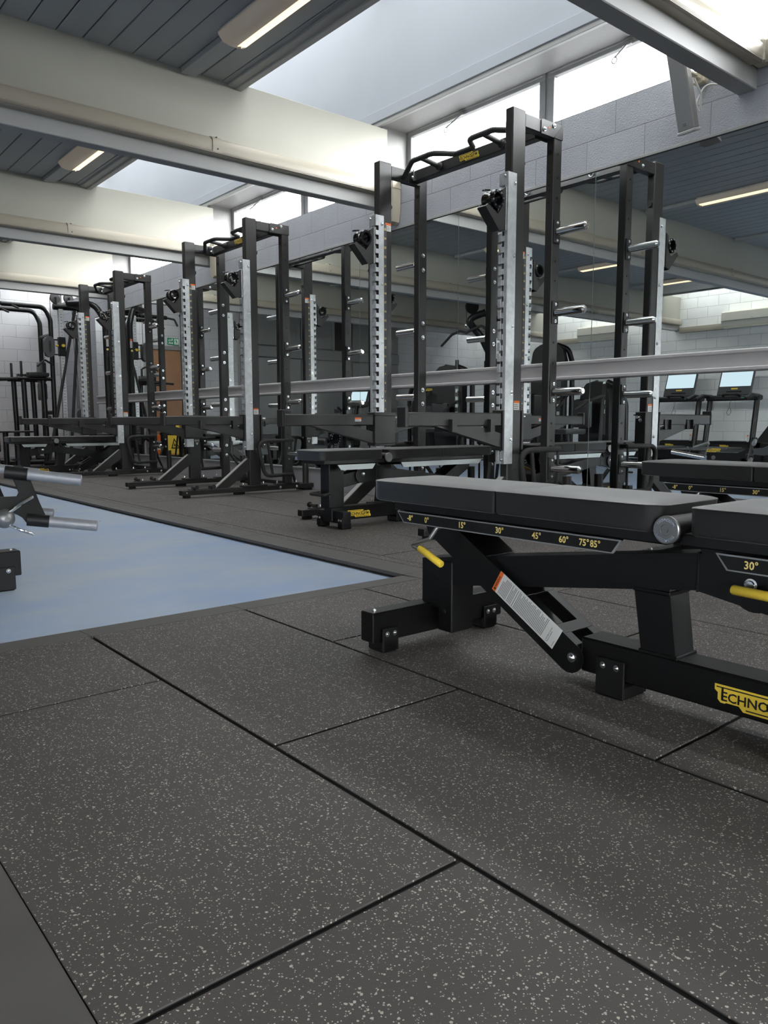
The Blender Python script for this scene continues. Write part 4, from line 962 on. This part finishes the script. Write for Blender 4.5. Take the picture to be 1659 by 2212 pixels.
def treadmill(y, lab):
    t = thing('treadmill', lab, 'treadmill', (-4.75, y, ZB), 0, 'treadmills along the opposite wall')
    m = M().use('black'); m.box(-.25, 1.75, -.40, .40, .06, .20, .02); m.use('greypl'); m.box(.0, 1.72, -.27, .27, .19, .212, .004); m.build('running_deck', t)
    m = M().use('blackpl'); m.box(-.45, .15, -.42, .42, .05, .30, .05); mo = m.build('motor_cover', t); logo(mo, (.152, .12, .20), (0,-1,0), (0,0,1), .05)
    for s_ in (-1, 1):
        m = M().use('black'); m.tube([(.12, s_*.40, .15), (-.02, s_*.40, 1.04)], .045, 14); u = m.build('upright', t)
        m = M().use('blackpl'); m.tube([(-.06, s_*.40, 1.05), (.22, s_*.42, 1.06), (.42, s_*.42, 1.00)], .035, 12, .1, dome=True); m.build('handrail', u)
    label(t, (.155, -.37, .30), (0,1,0), (0,0,1), .03, .11, .2, 4, name='safety_sticker')
    m = M().use('blackpl'); m.box(-.12, .06, -.45, .45, .98, 1.07, .02); m.tube([(.05, -.14, 1.05), (.12, -.13, 1.08), (.12, .13, 1.08), (.05, .14, 1.05)], .02, 10, .04); hb = m.build('control_bar', t)
    m = M().use('green'); m.box(.055, .075, -.26, -.17, 1.015, 1.035, .004); m.build('green_clip', hb)
    m = M().use('blackcable'); m.tube([(.07, .0, 1.02), (.08, .02, .86), (.08, .06, .78), (.08, .02, .72), (.08, -.02, .80), (.08, .0, .86)], .0035, 6, .02); m.build('safety_cord', hb)
    T_ = Matrix.Translation((-.02, 0, 1.07)) @ Matrix.Rotation(R(-18), 4, 'Y')
    m = M().use('greypl'); m.box(-.02, .02, -.29, .29, .0, .42, .012, T_); c = m.build('console', t)
    m = M().use('screen'); m.box(.0195, .0225, -.265, .265, .15, .405, .002, T_); m.build('screen', c)
    m = M().use('yellow'); m.box(.0195, .0225, -.055, .055, .095, .12, .002, T_); m.build('yellow_badge', c)
    m = M().use('blackpl'); m.box(.0195, .024, -.13, .13, .045, .068, .004, T_); m.build('tray_slot', c)
treadmill(7.36, 'black treadmill with tilted screen reflected in the mirror, the left one'); treadmill(6.36, 'black treadmill with tilted screen reflected in the mirror, the right one')
def weight_machine(x, y, rz, h, lab, kind):
    t = thing('weight_machine', lab, 'exercise machine', (x, y, ZB), rz, 'black weight stack machines')
    pl = [(-.30, 0), (.30, 0), (.30, h-.30), (.26, h-.12), (.16, h-.03), (0, h), (-.16, h-.03), (-.26, h-.12), (-.30, h-.30)]
    m = M().use('blackpl'); m.prism(pl, lambda u, v, w: (w, u, v), -.08, .10); s = m.build('weight_shield', t)
    if h > 1.4: logo(s, (.1005, -.10, h-.22), (0, 1, 0), (0,0,1), .062)
    m = M().use('greypl'); m.box(.098, .104, -.24, -.16, .45, h-.35, .003); m.use('signwhite')
    for i in range(4): m.box(.104, .1055, -.225, -.175, .75+.13*i, .81+.13*i, 0)
    m.build('instruction_panel', s)
    for s_ in (-1, 1):
        m = M().use('black'); m.tube([(-.20, s_*.34, .04), (-.16, s_*.36, h-.35), (-.10, s_*.30, h-.10), (-.06, s_*.10, h-.02)], .045, 14, .16); m.build('side_tube', t)
    m = M().use('black'); m.box(-.3, 1.15, -.05, .05, .03, .10, .005); m.box(.95, 1.05, -.36, .36, .0, .09, .005); m.box(-.30, -.20, -.38, .38, 0, .09, .005); m.build('base_frame', t)
    m = M().use('black'); m.tube([(.55, 0, .08), (.62, 0, .46)], .05, 14); m.build('seat_post', t)
    m = M().use('leather'); m.pad(.42, .82, -.20, .20, .46, .53, re=.02); m.build('seat_pad', t)
    m = M().use('leather'); m.pad(.28, .36, -.17, .17, .55, 1.10 if kind else .95, re=.02); m.build('back_pad', t)
    for s_ in (-1, 1):
        m = M().use('grip'); m.tube([(.30, s_*.38, 1.0), (.60, s_*.40, .92), (.78, s_*.34, .80)], .022, 12, .1, dome=True); m.tube([(.20, s_*.30, 1.15), (.30, s_*.38, 1.0), (.34, s_*.38, .35)], .026, 12, .05); m.build('lever_arm', t)
    return t
weight_machine(-3.0, 8.82, R(-20), 2.0, 'black weight machine with rounded shield and yellow badge, reflected above the rail', 1)
weight_machine(-1.55, 9.85, R(-15), 1.62, 'black weight machine with rounded top, reflected left of the lat pulldown machine', 0)
t = weight_machine(-1.6, 6.80, R(10), 1.22, 'black weight machine with white pictogram panel, reflected below the rail', 0)
weight_machine(-3.2, 12.2, R(-60), 1.50, 'black weight machine deepest in the reflection, near the far wall corner', 0)
# lat pulldown
t = thing('lat_pulldown_machine', 'tall black lat pulldown machine with curved boom and hanging bar, in the mirror', 'exercise machine', (-.95, 8.66, ZB), R(0))
m = M().use('black'); m.tube([(-.30, -.25, .05), (-.30, -.25, 1.35), (-.02, -.10, 1.95), (.20, .02, 2.22), (.02, -.22, 2.32)], .055, 16, .2); m.tube([(-.30, -.25, 1.3), (-.30, -.30, 2.2), (.05, -.20, 2.30)], .04, 14, .15); m.build('curved_boom', t)
m = M().use('blackpl'); m.lathe([(0, -.03), (.10, -.03), (.11, 0), (.10, .03), (0, .03)], (.10, .0, 2.42), (.6, -1, 0), 28); m.build('top_pulley', t)
m = M().use('blackcable'); m.tube([(.16, .06, 2.38), (.16, .06, 2.10)], .006, 6); m.build('cable', t)
m = M().use('chrome'); m.lathe([(0, -.035), (.03, -.02), (.035, 0), (.03, .02), (0, .035)], (.16, .06, 2.14), (0,0,1), 16); m.build('swivel', t)
m = M().use('grip'); m.tube([(.16, .62, 1.86), (.16, .38, 2.02), (.16, .20, 2.06), (.16, .06, 2.02), (.16, -.10, 2.07), (.16, -.26, 2.10), (.16, -.50, 1.95)], .02, 12, .06, dome=True); m.build('pulldown_bar', t)
m = M().use('blackpl'); m.box(-.46, -.16, -.56, -.0, .0, 1.62, .03); m.build('weight_shield', t)
m = M().use('leather'); m.pad(.15, .55, -.2, .2, .46, .53, re=.02); m.pad(.05, .12, -.16, .16, .58, .72, re=.02); m.build('seat_pad', t)
m = M().use('black'); m.tube([(.3, 0, .02), (.3, 0, .47)], .05, 14); m.box(-.4, .7, -.05, .05, .02, .10); m.box(.6, .7, -.35, .35, 0, .08); m.tube([(-.2, .3, 1.42), (.1, .32, 1.42), (.1, .32, 1.62)], .03, 12, .03); m.build('base_frame', t)
# leg machine with roller pad, reflected behind the bench
t = thing('leg_machine', 'low black leg machine with round roller pad and cog, reflected under the spotter arm', 'exercise machine', (1.45, 9.3, ZB), R(-10))
m = M().use('black'); m.box(-.6, .5, -.05, .05, .03, .11); m.box(.4, .5, -.3, .3, 0, .09); m.box(-.6, -.5, -.3, .3, 0, .09); m.tube([(.0, 0, .1), (-.05, 0, .50)], .05, 14); m.build('base_frame', t)
m = M().use('leather'); m.pad(-.45, .05, -.2, .2, .48, .56, re=.02); m.build('seat_pad', t)
m = M().use('leather'); m.cyl((.30, -.25, .36), (.30, .12, .36), .06, 24, cham=.012); m.build('roller_pad', t)
m = M().use('gloss'); m.cyl((.18, -.30, .40), (.18, -.27, .40), .10, 28, cham=.004); m.use('zinc')
for i in range(12): m.cyl((.18+.082*math.cos(i*.45), -.30, .40+.082*math.sin(i*.45)), (.18+.082*math.cos(i*.45), -.304, .40+.082*math.sin(i*.45)), .009, 8)
m.build('range_cog', t)
m = M().use('black'); m.tube([(.18, -.26, .40), (.30, -.26, .36)], .022, 10); m.tube([(-.45, .22, .56), (-.5, .22, .80), (-.4, .22, .86)], .02, 10, .05); m.build('lever', t)
# exercise bike with a tilted console
t = thing('exercise_bike', 'black exercise bike with tilted console screen, reflected left of the nearest rack', 'exercise bike', (-.9, 11.9, ZB), R(-25))
m = M().use('blackpl'); m.box(-.3, .3, -.1, .1, .15, .62, .08); m.box(-.35, -.27, -.28, .28, 0, .1); m.box(.30, .38, -.28, .28, 0, .1); m.box(-.3, .35, -.05, .05, .03, .2); m.build('body', t)
m = M().use('black'); m.tube([(-.20, 0, .55), (-.32, 0, .98)], .04, 12); m.tube([(.20, 0, .55), (.27, 0, .80)], .035, 12); m.build('post', t)
m = M().use('leather'); m.pad(.14, .42, -.12, .12, .80, .88, re=.02); m.build('saddle', t)
T_ = Matrix.Translation((-.33, 0, .98)) @ Matrix.Rotation(R(-28), 4, 'Y'); m = M().use('greypl'); m.box(-.02, .02, -.20, .20, -.04, .28, .01, T_); c = m.build('console', t)
m = M().use('screen'); m.box(.0195, .022, -.17, .17, .04, .26, .002, T_); m.build('screen', c)
m = M().use('grip'); m.tube([(-.30, -.25, 1.02), (-.28, -.25, .94), (-.33, -.1, .92), (-.33, .1, .92), (-.28, .25, .94), (-.30, .25, 1.02)], .018, 10, .04); m.build('handlebar', t)
# plate loaded machine at the right edge of the mirror
t = thing('plate_loaded_machine', 'black machine with curved frame and chrome roller, reflected at the right edge', 'exercise machine', (-.5, 3.95, 0), 0)
m = M().use('black'); m.prism([(.56, .14), (.56, .26), (.20, .26), (.05, .33), (-.14, .60), (-.32, .72), (-.9, .76), (-.9, .66), (-.36, .60), (-.22, .50), (-.14, .34), (-.24, .28), (-.9, .25), (-.9, .14)], lambda u, v, w: (w, u, v), -.05, .05); fr = m.build('curved_frame', t)
logo(fr, (.0505, .40, .262), (0,1,0), (0,0,1), .05)
m = M().use('steel'); m.cyl((.051, .48, .20), (.057, .48, .20), .024, 20); m.build('pivot_disc', fr)
m = M().use('chrome'); m.cyl((.0, .60, .19), (.0, 1.03, .25), .028, 20, cham=.005); m.tube([(.0, .82+.025*math.cos(a), .28+.035*math.sin(a)) for a in [i*PI/6 for i in range(12)]], .004, 6, closed=True); m.build('chrome_roller', t)
m = M().use('steel'); m.cyl((.0, .57, .365), (.0, .75, .305), .024, 20, cham=.004); m.bar((0, .61, .20), (0, .57, .365), .014, .014, (1,0,0)); m.build('roller_arm', t)
m = M().use('black'); m.box(-.3, .3, .08, .16, ZB, .06); m.box(-.3, .3, -.9, -.82, ZB, .06); m.box(-.05, .05, -.9, .16, ZB+.02, .08); m.box(-.05, .05, .08, .16, .06, .20); m.box(-.05, .05, -.9, -.82, .06, .20); m.build('base_frame', t)
SKY = 8.0; EXPO = 2.15
# ------------------------------------------------------------------ light and camera
w = bpy.data.worlds.new('overcast_sky'); bpy.context.scene.world = w; w.use_nodes = True
bg = w.node_tree.nodes['Background']; bg.inputs[0].default_value = (.98, .99, 1.0, 1); bg.inputs[1].default_value = SKY
def portal(name, loc, rot, sx, sy):
    l = bpy.data.lights.new(name, 'AREA'); l.shape = 'RECTANGLE'; l.size = sx; l.size_y = sy; l.cycles.is_portal = True
    o = bpy.data.objects.new(name, l); C.objects.link(o); o.location = loc; o.rotation_euler = rot
for k, (a, b) in enumerate(bays): portal('window_daylight', (W+.31, (a+b)/2, 2.70), (0, R(90), 0), .46, b-a)
portal('rooflight_daylight', ((XP+W)/2+.06, (YB+YF)/2, ZR+.03), (0, 0, 0), W-XP, YF-YB)
portal('rooflight_daylight', ((XL+XQ)/2, (YB+YF)/2, 3.15), (0, 0, 0), XQ-XL, YF-YB)
for a, b in bw: portal('window_daylight', ((a+b)/2, YB-.2, 1.4), (R(-90), 0, 0), b-a, 1.8)  # portals for the added fill windows behind the camera
cam = bpy.data.cameras.new('camera'); co = bpy.data.objects.new('camera', cam); C.objects.link(co)
f = 1674.79; yaw, pit, rol = R(39.7035), R(6.6355), R(-.0869)
fw = V((math.sin(yaw)*math.cos(pit), math.cos(yaw)*math.cos(pit), -math.sin(pit))); rt = V((math.cos(yaw), -math.sin(yaw), 0)); up = rt.cross(fw)
rt2 = math.cos(rol)*rt + math.sin(rol)*up; up2 = -math.sin(rol)*rt + math.cos(rol)*up
mm = Matrix((rt2, up2, -fw)).transposed().to_4x4(); mm.translation = V((0, 0, .6116)); co.matrix_world = mm
cam.sensor_fit = 'VERTICAL'; cam.sensor_height = 24; cam.sensor_width = 18; cam.lens = 24*f/2212; cam.clip_start = .02; cam.clip_end = 200
sc = bpy.context.scene; sc.camera = co
vs = sc.view_settings; vs.view_transform = 'Standard'; vs.look = 'None'; vs.exposure = EXPO; vs.gamma = 1; vs.use_curve_mapping = False
cy = sc.cycles
cy.max_bounces = 9; cy.diffuse_bounces = 4; cy.glossy_bounces = 6; cy.transparent_max_bounces = 10; cy.transmission_bounces = 4
cy.caustics_reflective = False; cy.caustics_refractive = False; cy.sample_clamp_indirect = 6; cy.use_denoising = True
